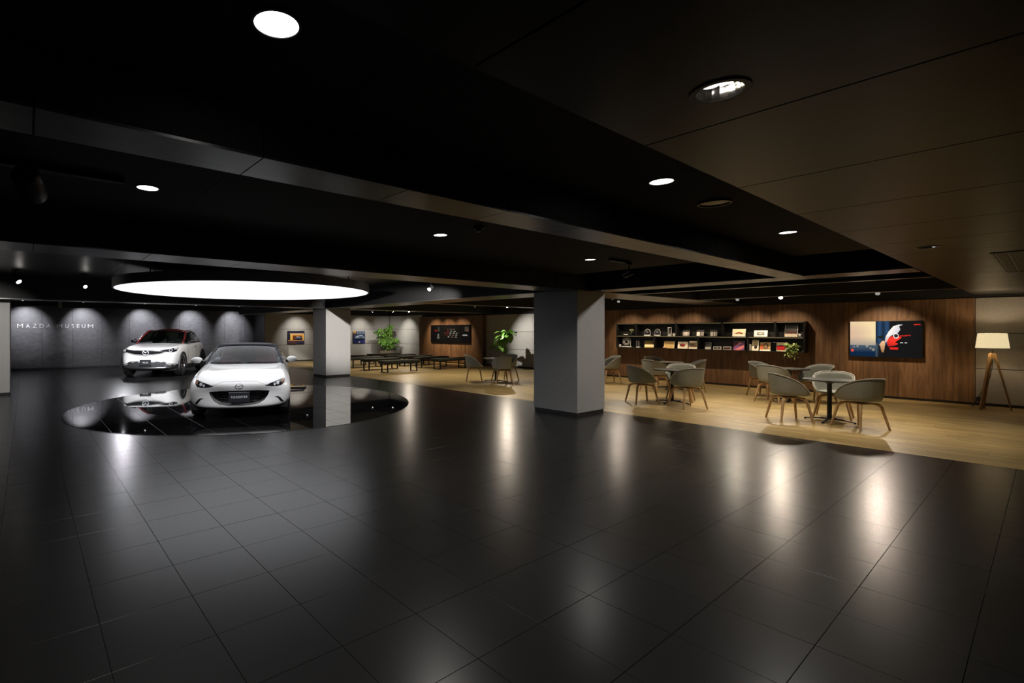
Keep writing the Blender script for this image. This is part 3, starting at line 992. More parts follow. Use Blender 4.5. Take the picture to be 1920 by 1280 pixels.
MB().grid(lambda a, b: gh_full(.02 + 1.93 * b, a * 2 - 1), 20, 10).build('windscreen', M_tint, suv, smooth=70)
MB().grid(lambda a, b: gh_full(1.95 + 3.3 * b, a * 2 - 1), 20, 16).build('roof', M_red, suv, smooth=70)
MB().grid(lambda a, b: gh_full(5.25 + 1.7 * b, a * 2 - 1), 20, 8).build('rear_window', M_tint, suv, smooth=70)
for s in (-1, 1):
    pt = lambda i, a: Vector((s * gh(i, a).x, gh(i, a).y, gh(i, a).z))
    MB().tube([Vector(gh_full(.02 + 1.95 * k / 10, s)) for k in range(11)] + [pt(2 + 4.9 * k / 18, .39) for k in range(1, 19)], .036, 8).build('roof_rail', M_red, suv, smooth=60)
    wdw = MB().grid(lambda a, b: pt(.35 + 3.3 * a, .02 + .37 * b), 14, 5).build('side_window', M_tint, suv, smooth=60)
    MB().grid(lambda a, b: pt(3.75 + 1.7 * a, .02 + .37 * b), 10, 5).build('side_window', M_tint, suv, smooth=60)
    MB().tube([pt(3.70, .02 + .36 * k / 6) + Vector((s * .004, 0, 0)) for k in range(7)], .03, 8).build('door_pillar', M_trim, suv, smooth=60)
    MB().grid(lambda a, b: pt(5.45 + 1.5 * a, .0 + .4 * b), 8, 5).build('rear_quarter', M_steel, suv, smooth=60)
    MB().tube([pt(2.0 + 3.5 * k / 12, .36) + Vector((s * .014, 0, 0)) for k in range(13)], .009, 6).build('window_trim', M_chrome, suv, smooth=60)
    o = MB().ball((0, 0, 0), 1, 16, sq=(.10, .06, .068)).build('mirror', M_trim, suv, smooth=60)
    for v in o.data.vertices:
        if v.co.y < -.03: v.co.y = -.03
        v.co += Vector((s * .955, -.86, 1.13))
    MB().box(s * .87 - .05, s * .87 + .05, -.90, -.82, 1.05, 1.11).build('mirror_foot', M_trim, o, bevel=.015)
    for y in (0, -2.655):
        w_ = wheel(suv, s * .775, y, .348, .21, .25, 10)
        arc = [(s * .876, y + .425 * math.cos(an), .345 + .425 * math.sin(an)) for an in [math.radians(-14 + 208 * k / 24) for k in range(25)]]
        MB().tube(arc, .032, 8).build('arch_cladding', M_clad, suv, smooth=60)
    MB().box(s * .80, s * .905, -2.28, -.38, .20, .335).build('sill', M_trim, suv, bevel=.02)
    MB().box(s * .885, s * .912, -2.25, -.42, .336, .352).build('sill_trim', M_steel, suv)
    MB().box(s * .895, s * .915, -1.62, -1.44, .90, .925).build('door_handle', M_chrome, suv, bevel=.006)
    MB().tube([(s * .897, -.58, .45), (s * .898, -.62, .7), (s * .875, -.66, 1.0)], .0035, 6).build('door_seam', M_trim, suv)
    MB().tube([(s * .897, -1.72, .45), (s * .899, -1.74, .7), (s * .873, -1.76, 1.02)], .0035, 6).build('door_seam', M_trim, suv)
    o = MB().box(-.25, .25, -.07, .07, 0, .66).build('seat', M_clad, suv, bevel=.05, seg=3, smooth=50)
    o.matrix_local = Matrix.Translation((s * .38, -1.62, .60)) @ Matrix.Rotation(math.radians(14), 4, 'X')
    MB().box(-.13, .13, -.055, .055, .64, .82).build('headrest', M_clad, o, bevel=.04, seg=3, smooth=50)
MB().box(-.74, .74, -.95, -.5, .75, 1.045).build('dashboard', M_dark, suv, bevel=.06, seg=3, smooth=50)


# ------------------------------------------------------------------ lights
def aim(o, d):
    o.rotation_euler = Vector(d).to_track_quat('-Z', 'Y').to_euler()


def spot_lamp(parent, name, loc, d, watts, col, size, blend, radius=.03):
    l = bpy.data.lights.new(name, 'SPOT'); l.energy = watts; l.color = col
    l.spot_size = math.radians(size); l.spot_blend = blend; l.shadow_soft_size = radius
    o = bpy.data.objects.new(name, l); COL.objects.link(o)
    o.location = loc; aim(o, d)
    if parent: o.parent = parent
    return o


def track_spot(loc, target, ztop, label, watts=0, col=NEUT, size=60, blend=.5, lens=None, group='track spotlights', scale=1., cat='spotlight'):
    """small cylinder spotlight on a stem below the ceiling"""
    t = thing('track_spotlight', label, cat, loc, 0, group)
    d = (Vector(target) - Vector(loc)).normalized()
    r = .045 * scale; L = .13 * scale
    mb = MB().tube([-d * L, -d * (L * .9), d * 0, d * .002], [r * .8, r, r, r * .98], 16)
    mb.build('lamp_body', M_bmetal, t, smooth=40)
    mb = MB().tube([-d * .004, d * .012, d * .020], [r * .86, r * .84, r * .5], 16)
    mb.build('lens', lens or M_lensglow, t, smooth=40)
    h = ztop - loc[2]
    c = -d * L * .55
    if h > .02:
        MB().cyl(c, (c.x, c.y, h), .011 * scale, n=8).box(c.x - .05 * scale, c.x + .05 * scale, c.y - .02, c.y + .02, h - .035, h).build('stem', M_bmetal, t)
    if watts: spot_lamp(t, 'bulb', d * .03, d, watts, col, size, blend, .025 * scale)
    return t


def track(name, x0, x1, y0, y1, z, label):
    t = tag(MB().box(x0, x1, y0, y1, z, z + .035).build(name, M_bmetal), label, 'light track', 'light tracks')
    return t


# big round ceiling light over the roadster
t = thing('round_ceiling_light', 'huge white round light panel hanging over the roadster', 'light', (3.74, 10.12, 2.29))
R0 = 2.50
MB().lathe([(.001, .004), (R0 - .03, .004), (R0 - .03, .03), (.001, .03)], 128).build('diffuser', M_disc, t, smooth=40)
MB().lathe([(R0 - .028, 0), (R0, 0), (R0, .165), (R0 - .028, .165)], 128, closed=True).build('rim', M_rimgrey, t, smooth=40)
MB().lathe([(.001, .15), (R0 - .03, .15), (R0 - .03, .162), (.001, .162)], 96).build('back_plate', M_bmetal, t, smooth=40)
for k in range(6):
    a = 2 * PI * k / 6 + .3
    MB().cyl((2.1 * math.cos(a), 2.1 * math.sin(a), .162), (2.1 * math.cos(a), 2.1 * math.sin(a), .47), .012, n=8).build('hanger_rod', M_bmetal, t)

# downlights in the coffers
spots = [((.60, 1.40, 2.42), 'glowing round downlight nearest the camera at upper left'), ((3.13, 1.45, 2.42), 'glowing round downlight in the near coffer beside the ceiling speaker'), ((5.70, 1.49, 2.42), 'glowing round downlight at the far end of the near coffer'),
         ((.66, 3.70, 2.47), 'glowing round downlight beside the black lamp track at left'), ((3.36, 3.74, 2.47), 'glowing round downlight beside the small smoke detector'), ((6.16, 3.80, 2.47), 'glowing round downlight above the near stone pillar')]
for (x, y, z), lab in spots:
    t = thing('downlight', lab, 'downlight', (x, y, z), 0, 'round coffer downlights')
    MB().lathe([(.066, -.006), (.076, -.006), (.076, .0), (.066, .0)], 32, closed=True).build('trim_ring', M_bmetal, t, smooth=40)
    MB().lathe([(.001, -.003), (.066, -.003), (.066, .0), (.001, .0)], 32).build('diffuser', M_downglow, t, smooth=40)
    l = bpy.data.lights.new('bulb', 'AREA'); l.shape = 'DISK'; l.size = .13; l.energy = L_DOWN; l.color = NEUT; l.spread = math.radians(130)
    o = bpy.data.objects.new('bulb', l); COL.objects.link(o); o.parent = t; o.location = (0, 0, -.012)
for (x, y), lab in (((1.62, .585), 'large mirrored recessed downlight in the low ceiling at upper right'), ((6.06, .63), 'distant mirrored recessed downlight in the low ceiling')):
    t = thing('reflector_downlight', lab, 'downlight', (x, y, ZS), 0, 'mirrored downlights')
    MB().lathe([(.062, -.004), (.078, -.004), (.078, -.0005), (.062, -.0005)], 40, closed=True).build('trim_ring', M_beige, t, smooth=40)
    MB().lathe([(.061, -.003), (.055, .03), (.040, .07), (.028, .085)], 18, cap=False).build('reflector', M_refl, t)
    MB().lathe([(.001, .016), (.027, .016), (.027, .022), (.001, .022)], 24, M=Matrix.Translation((-.016, .018, .004))).build('lens', M_downglow, t, smooth=40)
# cut the recess for the two mirrored downlights into their panels
for o in list(ceiling.children):
    if not o.name.startswith('ceiling_panel'): continue
    xs = [v.co.x for v in o.data.vertices]
    cs = [MB().cyl((x, y, 2.1), (x, y, 2.32), .0625, n=40).build('cutter', M_dark) for x, y in ((1.62, .585), (6.06, .63)) if min(xs) < x < max(xs)]
    if cs: boolean(o, cs)
t = thing('ceiling_speaker', 'flat black round ceiling speaker beside a downlight', 'speaker', (3.95, 1.46, 2.42))
MB().lathe([(.001, -.004), (.095, -.006), (.095, 0), (.001, 0)], 36).build('mesh_cover', M_trim, t, smooth=40)
MB().lathe([(.093, -.014), (.106, -.014), (.106, 0), (.093, 0)], 36, closed=True).build('ring', M_bmetal, t, smooth=40)
t = thing('smoke_detector', 'small dark smoke detector on the coffer ceiling', 'detector', (3.37, 3.22, 2.47))
MB().lathe([(.001, -.05), (.03, -.05), (.035, -.03), (.05, -.028), (.055, 0), (.001, 0)], 28).build('housing', M_clad, t, smooth=40)
MB().lathe([(.001, -.056), (.012, -.056), (.012, -.05), (.001, -.05)], 12).build('sensor', M_steel, t, smooth=40)
t = thing('linear_air_vent', 'slim slotted air vent in the low ceiling at far right', 'vent', (8.2, .23, ZS))
mb = MB()
for y in (-.10, .0, .10): mb.box(-1.22, 1.22, y - .008, y + .008, -.006, -.0005)
for x in (-1.22, 1.2): mb.box(x, x + .02, -.1, .1, -.006, -.0005)
mb.build('frame', M_bmetal, t)
for y in (-.05, .05): MB().box(-1.19, 1.19, y - .03, y + .03, -.004, -.0005).build('vane', M_clad, t)

# spots washing the dark wall
zt = 2.755
names = ['far left end, before the first wall letters', 'second from the left, before the last wall letters', 'above the left side of the crossover roof', 'above the right side of the crossover roof', 'right end of the row, above the roadster']
track('light_track', -.6, 8.6, 22.16, 22.20, 2.72, 'thin black track along the ceiling before the dark wall')
for (x, nm) in zip((.02, 1.86, 3.98, 5.95, 7.83), names):
    track_spot((x - .12, 22.18, 2.60), (x, 23.4, 1.62), 2.72, 'small spotlight on the dark wall, ' + nm, L_WASH_DARK, COOL, 66, 1.)
# grey far wall and corner
track('light_track', 9.3, 15.4, 20.78, 20.82, 2.62, 'black track before the pale far wall')
for x, nm in ((10.42, 'washing the picture of the orange house'), (14.08, 'washing the picture of the blue car')):
    track_spot((x, 20.8, 2.45), (x, 22, 1.2), 2.62, 'small spotlight ' + nm, L_WASH_GREY, NEUT, 74, 1.)
track('light_track', 14.28, 14.32, 14.8, 21.2, 2.62, 'black track above the rows of benches')
track_spot((14.9, 20.2, 2.45), (16.0, 20.3, 1.2), 2.62, 'small spotlight washing the pale corner beside the planter', L_WASH_GREY, NEUT, 74, 1.)
for y, nm in ((17.5, 'left'), (16.67, 'middle'), (15.8, 'right')):
    track_spot((14.3, y, 2.50), (15.5, y, 1.1), 2.62, f'small spotlight over the {nm} part of the wide dark screen', L_WASH_WOOD * 1.7, WARM, 62, .9, M_lensdim)
track_spot((13.8, 17.47, 2.35), (11.0, 15.4, .2), 2.755, 'bright glaring spotlight above the benches', L_TABLE, (1., .86, .68), 66, .8)
track_spot((13.8, 11.78, 2.35), (10.6, 9.7, .5), 2.755, 'bright glaring spotlight left of the near pillar', L_TABLE, (1., .86, .68), 66, .8)
track_spot((13.5, 13.1, 2.40), (15.3, 12.2, 1.15), 2.755, 'dim spotlight turned to the broad-leaved plant', L_WASH_GREY * 3., NEUT, 62, .9, M_lensdim)
track_spot((13.6, 18.9, 2.40), (15.2, 20.9, 1.1), 2.755, 'dim spotlight turned to the bushy corner plant', L_WASH_GREY * 2.5, NEUT, 56, .9, M_lensdim)
# wood wall with the shelf
track('light_track', 14.03, 14.07, 1.0, 9.6, 2.72, 'black track along the ceiling before the walnut wall')
for y, nm in ((7.94, 'left end'), (7.1, 'second bay'), (6.2, 'middle'), (4.72, 'fourth bay'), (3.95, 'right end')):
    track_spot((14.05, y, 2.45), (15.2, y, 1.05), 2.72, f'small spotlight washing the walnut above the shelf, {nm}', L_WASH_WOOD, WARM, 64, .9, M_lensdim)
track_spot((14.05, 2.22, 2.45), (15.2, 2.22, 1.05), 2.72, 'small spotlight washing the walnut above the lit screen', L_WASH_WOOD * 1.5, WARM, 66, .9, M_lensdim)
track_spot((13.8, 3.74, 2.25), (10.6, 3.6, .5), 2.755, 'brightest glaring spotlight before the walnut wall', L_TABLE, (1., .86, .68), 62, .8)
track_spot((13.8, 2.13, 2.25), (10.4, 2.2, .6), 2.755, 'spotlight turned to the table nearest the camera', L_TABLE, (1., .86, .68), 56, .8, M_lensdim)
track_spot((13.8, 4.6, 2.25), (10.6, 4.7, .5), 2.755, 'spotlight turned to the left front table', L_TABLE, (1., .86, .68), 56, .8, M_lensdim)
track_spot((13.8, 7.61, 2.34), (11.4, 6.9, .3), 2.755, 'spotlight just right of the near pillar top', L_TABLE, (1., .86, .68), 66, .8, M_lensdim)
# unseen lamps added to brighten the lounge, shining straight down, up between the downstands
for x, y, k, nm in ((9.02, 1.7, .6, 'tile edge, nearest the camera'), (9.02, 3.3, .6, 'tile edge before the front tables'), (11.1, 1.5, 1., 'chair nearest the camera'), (11.1, 2.9, 1., 'right front table'), (11.1, 4.4, 1., 'left front table'),
                    (13.2, 3.0, .8, 'right back table'), (13.2, 4.6, .5, 'gap between the back tables'), (11.6, 7.0, 1., 'planks beside the near pillar'), (13.4, 8.0, .7, 'chair cut off by the near pillar'), (9.6, 7.6, .7, 'planks behind the near pillar'),
                    (10.6, 11.3, 1., 'table left of the near pillar'), (12.8, 11.0, .8, 'planks before the broad-leaved plant'), (9.8, 13.0, .7, 'planks before the far pillar'), (12.2, 13.2, .9, 'planks before the benches'), (10.8, 15.6, 1.2, 'left column of benches'),
                    (12.6, 16.6, 1.2, 'right column of benches'), (10.4, 19.6, 1., 'planks behind the far pillar'), (13.4, 19.8, 1., 'planks before the corner plant')):
    t = thing('added_lounge_lamp', 'added unseen ceiling lamp shining down on the ' + nm, 'downlight', (x, y, 2.755), 0, 'added lounge lamps')
    MB().lathe([(.04, -.10), (.05, -.10), (.05, 0), (.04, 0)], 20, closed=True).build('lamp_body', M_bmetal, t, smooth=40)
    MB().lathe([(.001, -.05), (.04, -.05), (.04, -.045), (.001, -.045)], 20).build('lens', M_lensglow, t, smooth=40)
    spot_lamp(t, 'bulb', (0, 0, -.06), (0, 0, -1), L_OVER * k, (1., .86, .66), 84, .5, .035)
# car hall
track_spot((1.04, 12.8, 2.46), (2.6, 10.0, .4), 2.755, 'spotlight before the dark beam, nearest the round light', L_CAR, COOL, 50, .6)
track_spot((-.12, 12.8, 2.50), (1.9, 11.2, .0), 2.755, 'spotlight at far left on a long stem', L_CAR * 1.3, COOL, 50, .6, scale=1.3)
track_spot((7.3, 8.5, 2.43), (4.2, 7.6, .3), 2.755, 'slim bright spotlight beside the round light, turned to the roadster', L_CAR * .25, NEUT, 40, .7)
track_spot((7.15, 6.3, 2.5), (8.15, 13.95, 1.35), 2.755, 'spotlight behind the near pillar turned to the far pillar', L_PILLAR * 12., NEUT, 22, .9)
track('light_track', -.5, 5.0, 5.68, 5.72, 2.72, 'added unseen black track behind the second ceiling beam')
for x, tgt, nm in ((1.2, (3.0, 8.6, .5), 'front left of the roadster'), (4.3, (3.2, 8.7, .5), 'front right of the roadster'), (.55, (3.3, 17.4, .62), 'crossover front')):  # unseen spots added to brighten the car fronts
    track_spot((x, 5.72, 2.50), tgt, 2.72, 'added unseen spotlight behind the second beam turned to the ' + nm, L_CAR * (20. if tgt[1] > 12 else 1.0), COOL, 34 if tgt[1] < 12 else 11, .8, M_lensdim)
track_spot((6.9, 15.4, 2.6), (4.3, 18.6, .7), 2.755, 'added unseen spotlight turned to the crossover doors', L_CAR * 2., NEUT, 50, .9)  # hidden spot added to lift the door side
track_spot((2.9, 20.9, 2.6), (2.1, 14.9, 0), 2.755, 'spotlight behind the crossover turned to the floor before it', L_CAR * .9, COOL, 46, .9)
track_spot((2.7, 15.3, 2.6), (3.3, 17.4, .95), 2.755, 'spotlight over the crossover bonnet', L_CAR * 3.2, COOL, 76, .8)
track_spot((-.85, 11.4, 2.45), (-.75, 14.58, 1.0), 2.755, 'added spotlight out of view, turned to the pillar at the left edge', L_PILLAR * .95, NEUT, 60, .8)  # out-of-view spot added to brighten the left pillar
track('light_track', -.9, .50, 3.545, 3.60, 2.435, 'short black lamp track at upper left')
track_spot((.04, 3.52, 2.28), (1.6, 9.0, 0), 2.435, 'unlit black spotlight hanging from the short track', 0, NEUT, 40, .5, M_refl, scale=1.5)
track('light_track', 6.27, 6.78, 3.56, 3.60, 2.435, 'short black lamp track above the near pillar')
track_spot((6.9 - .25, 3.58, 2.27), (7.9, 9.0, .8), 2.435, 'unlit black spotlight above the near pillar', 0, NEUT, 40, .5, M_bmetal)
track_spot((8.9, 1.9, 2.40), (8.1, 4.96, 1.0), 2.755, 'small spotlight turned to the near pillar', L_PILLAR * .55, NEUT, 50, .7, M_lensdim)
# hanging boxes before the dark wall
t = thing('ceiling_unit', 'long black box hanging above the wall letters', 'box', (.54, 21.5, 2.34))
MB().box(-.40, .40, -.1, .1, 0, .20).build('housing', M_bmetal, t, bevel=.01)
MB().box(-.38, .38, -.105, -.1, .02, .05).build('slot', M_trim, t)
for x in (-.3, .3): MB().cyl((x, 0, .2), (x, 0, .415), .01, n=8).build('rod', M_bmetal, t)
t = thing('ceiling_box', 'small beige box hanging beside the long black box', 'box', (.97, 21.4, 2.30))
MB().box(-.06, .06, -.06, .06, 0, .36).build('housing', M_beige, t, bevel=.008)
MB().cyl((0, 0, .36), (0, 0, .455), .012, n=8).build('rod', M_bmetal, t)
t = thing('ceiling_unit', 'thin dark box hanging above the crossover', 'box', (3.68, 21.5, 2.56))
MB().box(-.26, .26, -.08, .08, 0, .07).build('housing', M_clad, t, bevel=.01)
for x in (-.2, .2): MB().cyl((x, 0, .07), (x, 0, .195), .01, n=8).build('rod', M_bmetal, t)

# ------------------------------------------------------------------ wall letters
sign = thing('wall_sign', 'row of separate silver metal capitals on the dark wall', 'sign', (0, 23.4, 1.665))
for ch, a, b in zip('MAZDAMUSEUM', (-.265, -.012, .201, .416, .629, .959, 1.233, 1.441, 1.614, 1.782, 1.986), (-.092, .119, .328, .547, .761, 1.135, 1.342, 1.523, 1.708, 1.904, 2.173)):
    me = text_mesh(ch, .2, M_letters, .008)
    xs = [v.co.x for v in me.vertices]; ys = [v.co.y for v in me.vertices]
    for v in me.vertices:
        x = a + (v.co.x - min(xs)) / (max(xs) - min(xs)) * (b - a)
        z = -.074 + (v.co.y - min(ys)) / (max(ys) - min(ys)) * .148
        v.co = (x, -.010 - v.co.z, z)
    link('letter', me, sign)


# ------------------------------------------------------------------ pictures: flat prints with their own ink
def ink_sheet(wd, ht, nx, ny, art, mat, y=0., tilt=0., base=None):
    """sheet in the local x (right) / z (up) plane facing -y; art(u, v) -> rgb, u right, v down, both 0..1"""
    vs = []; fs = []; cols = []
    M = Matrix.Rotation(tilt, 4, 'X')
    for j in range(ny + 1):
        for i in range(nx + 1):
            vs.append(M @ Vector((-wd / 2 + wd * i / nx, y, ht * (1 - j / ny))))
    for j in range(ny):
        for i in range(nx):
            a = j * (nx + 1) + i
            fs.append((a, a + nx + 1, a + nx + 2, a + 1))
            cols.append(art((i + .5) / nx, (j + .5) / ny))
    me = bpy.data.meshes.new('print'); me.from_pydata([tuple(v) for v in vs], [], fs)
    me.materials.append(mat)
    at = me.attributes.new('ink', 'FLOAT_COLOR', 'CORNER')
    buf = []
    for c in cols: buf += [c[0], c[1], c[2], 1.] * 4
    at.data.foreach_set('color', buf)
    me.update()
    return me


def inpoly(u, v, P):
    c = False; j = len(P) - 1
    for i in range(len(P)):
        if (P[i][1] > v) != (P[j][1] > v) and u < (P[j][0] - P[i][0]) * (v - P[i][1]) / (P[j][1] - P[i][1]) + P[i][0]: c = not c
        j = i
    return c


def mixc(a, b, t):
    t = max(0, min(1, t)); return tuple(x + (y - x) * t for x, y in zip(a, b))


def ell(u, v, cu, cv, ru, rv): return ((u - cu) / ru) ** 2 + ((v - cv) / rv) ** 2


def art_screen(u, v):
    if u < .372 and v < 1:
        c = mixc(srgb('#f2d9a8'), srgb('#d9b79a'), ell(u, v, 0., .4, .35, .5) < 1 and (1 - ell(u, v, 0., .4, .35, .5)) or 0)
        c = mixc(c, srgb('#8d8b86'), (v - .42) / .3)
        if v > .68: c = mixc(srgb('#4a5a6a'), srgb('#0a2440'), (v - .68) / .2)
        for cu, cv, r in ((.11, .71, .016), (.25, .70, .02), (.30, .76, .014), (.06, .73, .01), (.34, .80, .02)):
            if v > .6: c = mixc(mixc(srgb('#b8b09c'), c, .35), c, ell(u, v, cu, cv, r * 1.3, r * 2.4))
        if ell(u, v, .033, .83, .02, .042) < 1: c = srgb('#e04a3a')
        return c
    c = (.006, .006, .007)
    if u < .58 and v < .66: c = mixc(srgb('#16283c'), srgb('#27466a'), .5 + .5 * math.sin(u * 62)) if u < .565 else (.01, .015, .02)
    if u < .43 and v > .62: c = mixc(srgb('#57666e'), srgb('#0c1a28'), (u - .36) / .07 + (v - .62) * .6)
    if inpoly(u, v, [(.40, .42), (.47, .40), (.485, .43), (.46, .50), (.41, .47)]): c = (.012, .014, .012)
    if inpoly(u, v, [(.425, .66), (.465, .55), (.50, .55), (.51, .62), (.49, .86), (.455, .90), (.425, .78)]): c = mixc(srgb('#e9b98a'), srgb('#8a5a3a'), (v - .6) / .3)
    if inpoly(u, v, [(.425, .70), (.435, .66), (.455, .84), (.49, .90), (.46, .96), (.42, .96)]): c = (.008, .008, .01)
    if inpoly(u, v, [(.50, .62), (.515, .43), (.56, .28), (.62, .14), (.70, .09), (.745, .10), (.70, .14), (.715, .24), (.68, .33), (.60, .39), (.56, .46), (.54, .56)]):
        c = mixc(srgb('#fff6ee'), srgb('#8f97b8'), (u - .58) * 4 + (v - .25)) if v < .42 else mixc(srgb('#e8ddd8'), srgb('#c99d8a'), (v - .42) * 5)
    if inpoly(u, v, [(.53, .60), (.555, .48), (.60, .41), (.68, .42), (.735, .44), (.72, .48), (.66, .56), (.64, .60), (.68, .61), (.68, .645), (.60, .69), (.55, .70)]):
        c = mixc(srgb('#ff3a2c'), srgb('#a01410'), abs(v - .52) * 4 + (.60 - u) * 2)
    if inpoly(u, v, [(.565, .73), (.69, .73), (.685, .785), (.58, .79)]): c = srgb('#e02420')
    d = ell(u, v, .658, .405, .038, .072)
    if d < 1: c = (.95, .9, .88) if d > .55 else (.03, .02, .02)
    if inpoly(u, v, [(.70, .40), (.85, .375), (.862, .385), (.84, .405), (.70, .425)]): c = srgb('#c8281e')
    if inpoly(u, v, [(.895, .085), (.99, .09), (.985, .105), (.90, .115)]): c = srgb('#d0281e')
    if .715 < u < .81 and .585 < v < .605 and abs(u - .763) > .012: c = (.6, .6, .6)
    return c


def art_wide(u, v):
    c = (.004, .004, .0045)
    if .105 < u < .17 and .27 < v < .36: c = srgb('#b02418')
    if .19 < u < .235 and .1 < v < .36: c = (.10, .10, .07)
    if ell(u, v, .205, .57, .02, .05) < 1: c = (.5, .5, .45)
    if ell(u, v, .19, .72, .05, .09) < 1 and u > .17: c = (.22, .22, .16)
    if .25 < u < .72 and .2 < v < .85:
        r = int((v - .25) / .115)
        if abs((v - .25) / .115 - round((v - .25) / .115)) < .05: c = (.025, .02, .016)
        for cu, cv, k in ((.455, .24, 1), (.535, .24, 2), (.61, .24, 2), (.46, .35, 1), (.545, .35, 0), (.63, .36, 0), (.39, .46, 1), (.46, .46, 1), (.525, .46, 0), (.605, .46, 0), (.68, .47, 0), (.43, .57, 1), (.51, .57, 0), (.59, .575, 2), (.67, .575, 0), (.475, .68, 0), (.565, .69, 2), (.66, .69, 0)):
            if ell(u, v, cu, cv, .026, .026) < 1 and v < cv + .018: c = ((.75, .68, .55), (.45, .06, .05), (.5, .32, .2))[k]
    if .245 < u < .25 or .735 < u < .74: c = (.012, .012, .012)
    if ell(u, v, .88, .57, .065, .035) < 1: c = (.75, .75, .7)
    if .87 < u < .97 and .1 < v < .36: c = (.09, .09, .055)
    if ell(u, v, .94, .29, .03, .05) < 1: c = (.35, .08, .06)
    return c


def art_house(u, v):
    c = mixc(srgb('#181c30'), srgb('#2a2436'), v)
    if .1 < u < .98 and .15 < v < .24: c = srgb('#c9a890')
    if .13 < u < .98 and .24 < v < .74: c = srgb('#f0b850') if (.13 < u < .28 or u > .88) else srgb('#6a3a16')
    if .28 < u < .88 and .26 < v < .34: c = srgb('#e8a848')
    if .5 < u < .7 and .4 < v < .46: c = srgb('#f4d070')
    if v > .70: c = mixc(srgb('#e0a048'), srgb('#30304a'), (v - .70) * 9)
    if ell(u, v, .66, .60, .27, .11) < 1 or inpoly(u, v, [(.45, .58), (.54, .44), (.74, .44), (.86, .56)]): c = mixc(srgb('#7a86a0'), srgb('#141a2c'), (v - .46) * 6)
    if v > .82 and u < .5: c = mixc(srgb('#3a2c3c'), srgb('#7a4a40'), .5 - abs(u - .4))
    return c


def art_bluecar(u, v):
    c = mixc(srgb('#2c3a50'), srgb('#101626'), v)
    if v < .25 and u > .35: c = mixc(srgb('#8a96a8'), srgb('#33415a'), abs(math.sin(u * 25)))
    if u < .25 and v < .3: c = srgb('#c08a4a') if v < .15 else srgb('#4a4038')
    if v > .72: c = mixc(srgb('#1a2048'), srgb('#303878'), u)
    if ell(u, v, .55, .58, .42, .22) < 1: c = mixc(srgb('#c8d8ec'), srgb('#10182c'), (v - .38) * 4.2)
    if ell(u, v, .65, .44, .2, .1) < 1: c = srgb('#e4eef8') if v < .42 else srgb('#20304c')
    if ell(u, v, .52, .9, .05, .04) < 1: c = srgb('#f4f0e0')
    return c


RX = -PI / 2        # things on the right-hand walls face -X


def screen(name, label, cat, loc, rz, wd, ht, dp, art, nx, ny, mat, bez=.012):
    t = thing(name, label, cat, loc, rz)
    MB().box(-wd / 2, wd / 2, 0, dp, 0, ht).build('case', M_trim, t, bevel=.004)
    me = ink_sheet(wd - 2 * bez, ht - 2 * bez, nx, ny, art, mat, -.001)
    o = link('picture', me, t); o.location = (0, 0, bez)
    return t


screen('wall_screen', 'large lit screen showing a red tail lamp on black', 'screen', (15.13, 2.225, .90), RX, 1.16, .81, .069, art_screen, 150, 84, M_screen)
screen('wall_screen', 'wide black screen with rows of tiny cars above the benches', 'screen', (15.44, 16.56, .93), RX, 2.62, .82, .059, art_wide, 150, 60, M_screendim)
screen('wall_picture', 'framed picture of a dark car before an orange-lit house', 'picture', (10.41, 21.96, .84), 0, .88, .63, .035, art_house, 60, 44, M_print, .018)
screen('wall_picture', 'unframed picture of a blue car half hidden by the far pillar', 'picture', (14.0, 21.96, .82), 0, .76, .63, .035, art_bluecar, 60, 46, M_print, .004)

# ------------------------------------------------------------------ chairs and tables
def make_chair(label):
    t = thing('armchair', label, 'chair', (0, 0, 0), 0, 'grey shell armchairs')

    def hr(th):
        d = abs(th)
        K = [(0, .775), (.5, .772), (1.0, .74), (1.5, .675), (1.85, .61), (2.15, .52), (2.5, .445), (PI, .425)]
        for (a, x), (b, y) in zip(K, K[1:]):
            if d <= b: q = (d - a) / (b - a); q = q * q * (3 - 2 * q) if 0 else q; return x + (y - x) * q
        return .425

    def pt(th, s, off=0.):
        # th 0 = back (-Y)
        ax = .268; ay = .268 if abs(th) < PI / 2 else .258
        st, ct = math.sin(th), math.cos(th)
        k = 1 / ((abs(st) ** 2.6 + abs(ct) ** 2.6) ** (1 / 2.6))
        rx, ry = st * ax * k, -ct * ay * k
        if s < .5:
            f = s / .5 * .80; z = .418 + .006 * (s / .5) ** 2
        else:
            q = (s - .5) / .5
            f = .80 + .20 * q ** .55
            z = .424 + (hr(th) - .424) * q ** 1.35
        f += off
        return Vector((rx * f, ry * f, z - off * .3))

    n = 44
    mb = MB().grid(lambda a, b: pt(-PI + 2 * PI * a, max(.02, b)), n, 14, wrap=True)
    mb.f.append(list(range(n))); mb.m.append(0)
    o = mb.build('shell', M_fabric, t)
    m = o.modifiers.new('t', 'SOLIDIFY'); m.thickness = .026; m.offset = -1
    m = o.modifiers.new('s', 'SUBSURF'); m.levels = 1; m.render_levels = 1
    bpy.context.view_layer.update(); bake(o); smooth(o, 60)
    MB().tube([pt(-PI + 2 * PI * k / 64, 1.0) + Vector((0, 0, .004)) for k in range(64)], .0085, 6, closed=True).build('lit_rim', M_litrim, t, smooth=60)  # light catching the shell rim, put in as a paler tube
    MB().box(-.12, .12, -.12, .12, .375, .395).build('seat_frame', M_leg, t, bevel=.008)
    for sx in (-1, 1):
        for sy in (-1, 1):
            MB().tube([(sx * .245, sy * .228, 0), (sx * .178, sy * .170, .340), (sx * .150, sy * .145, .376), (sx * .09, sy * .09, .384)], [.0145, .0225, .022, .016], 8).build('leg', M_leg, t, smooth=50)
    return t


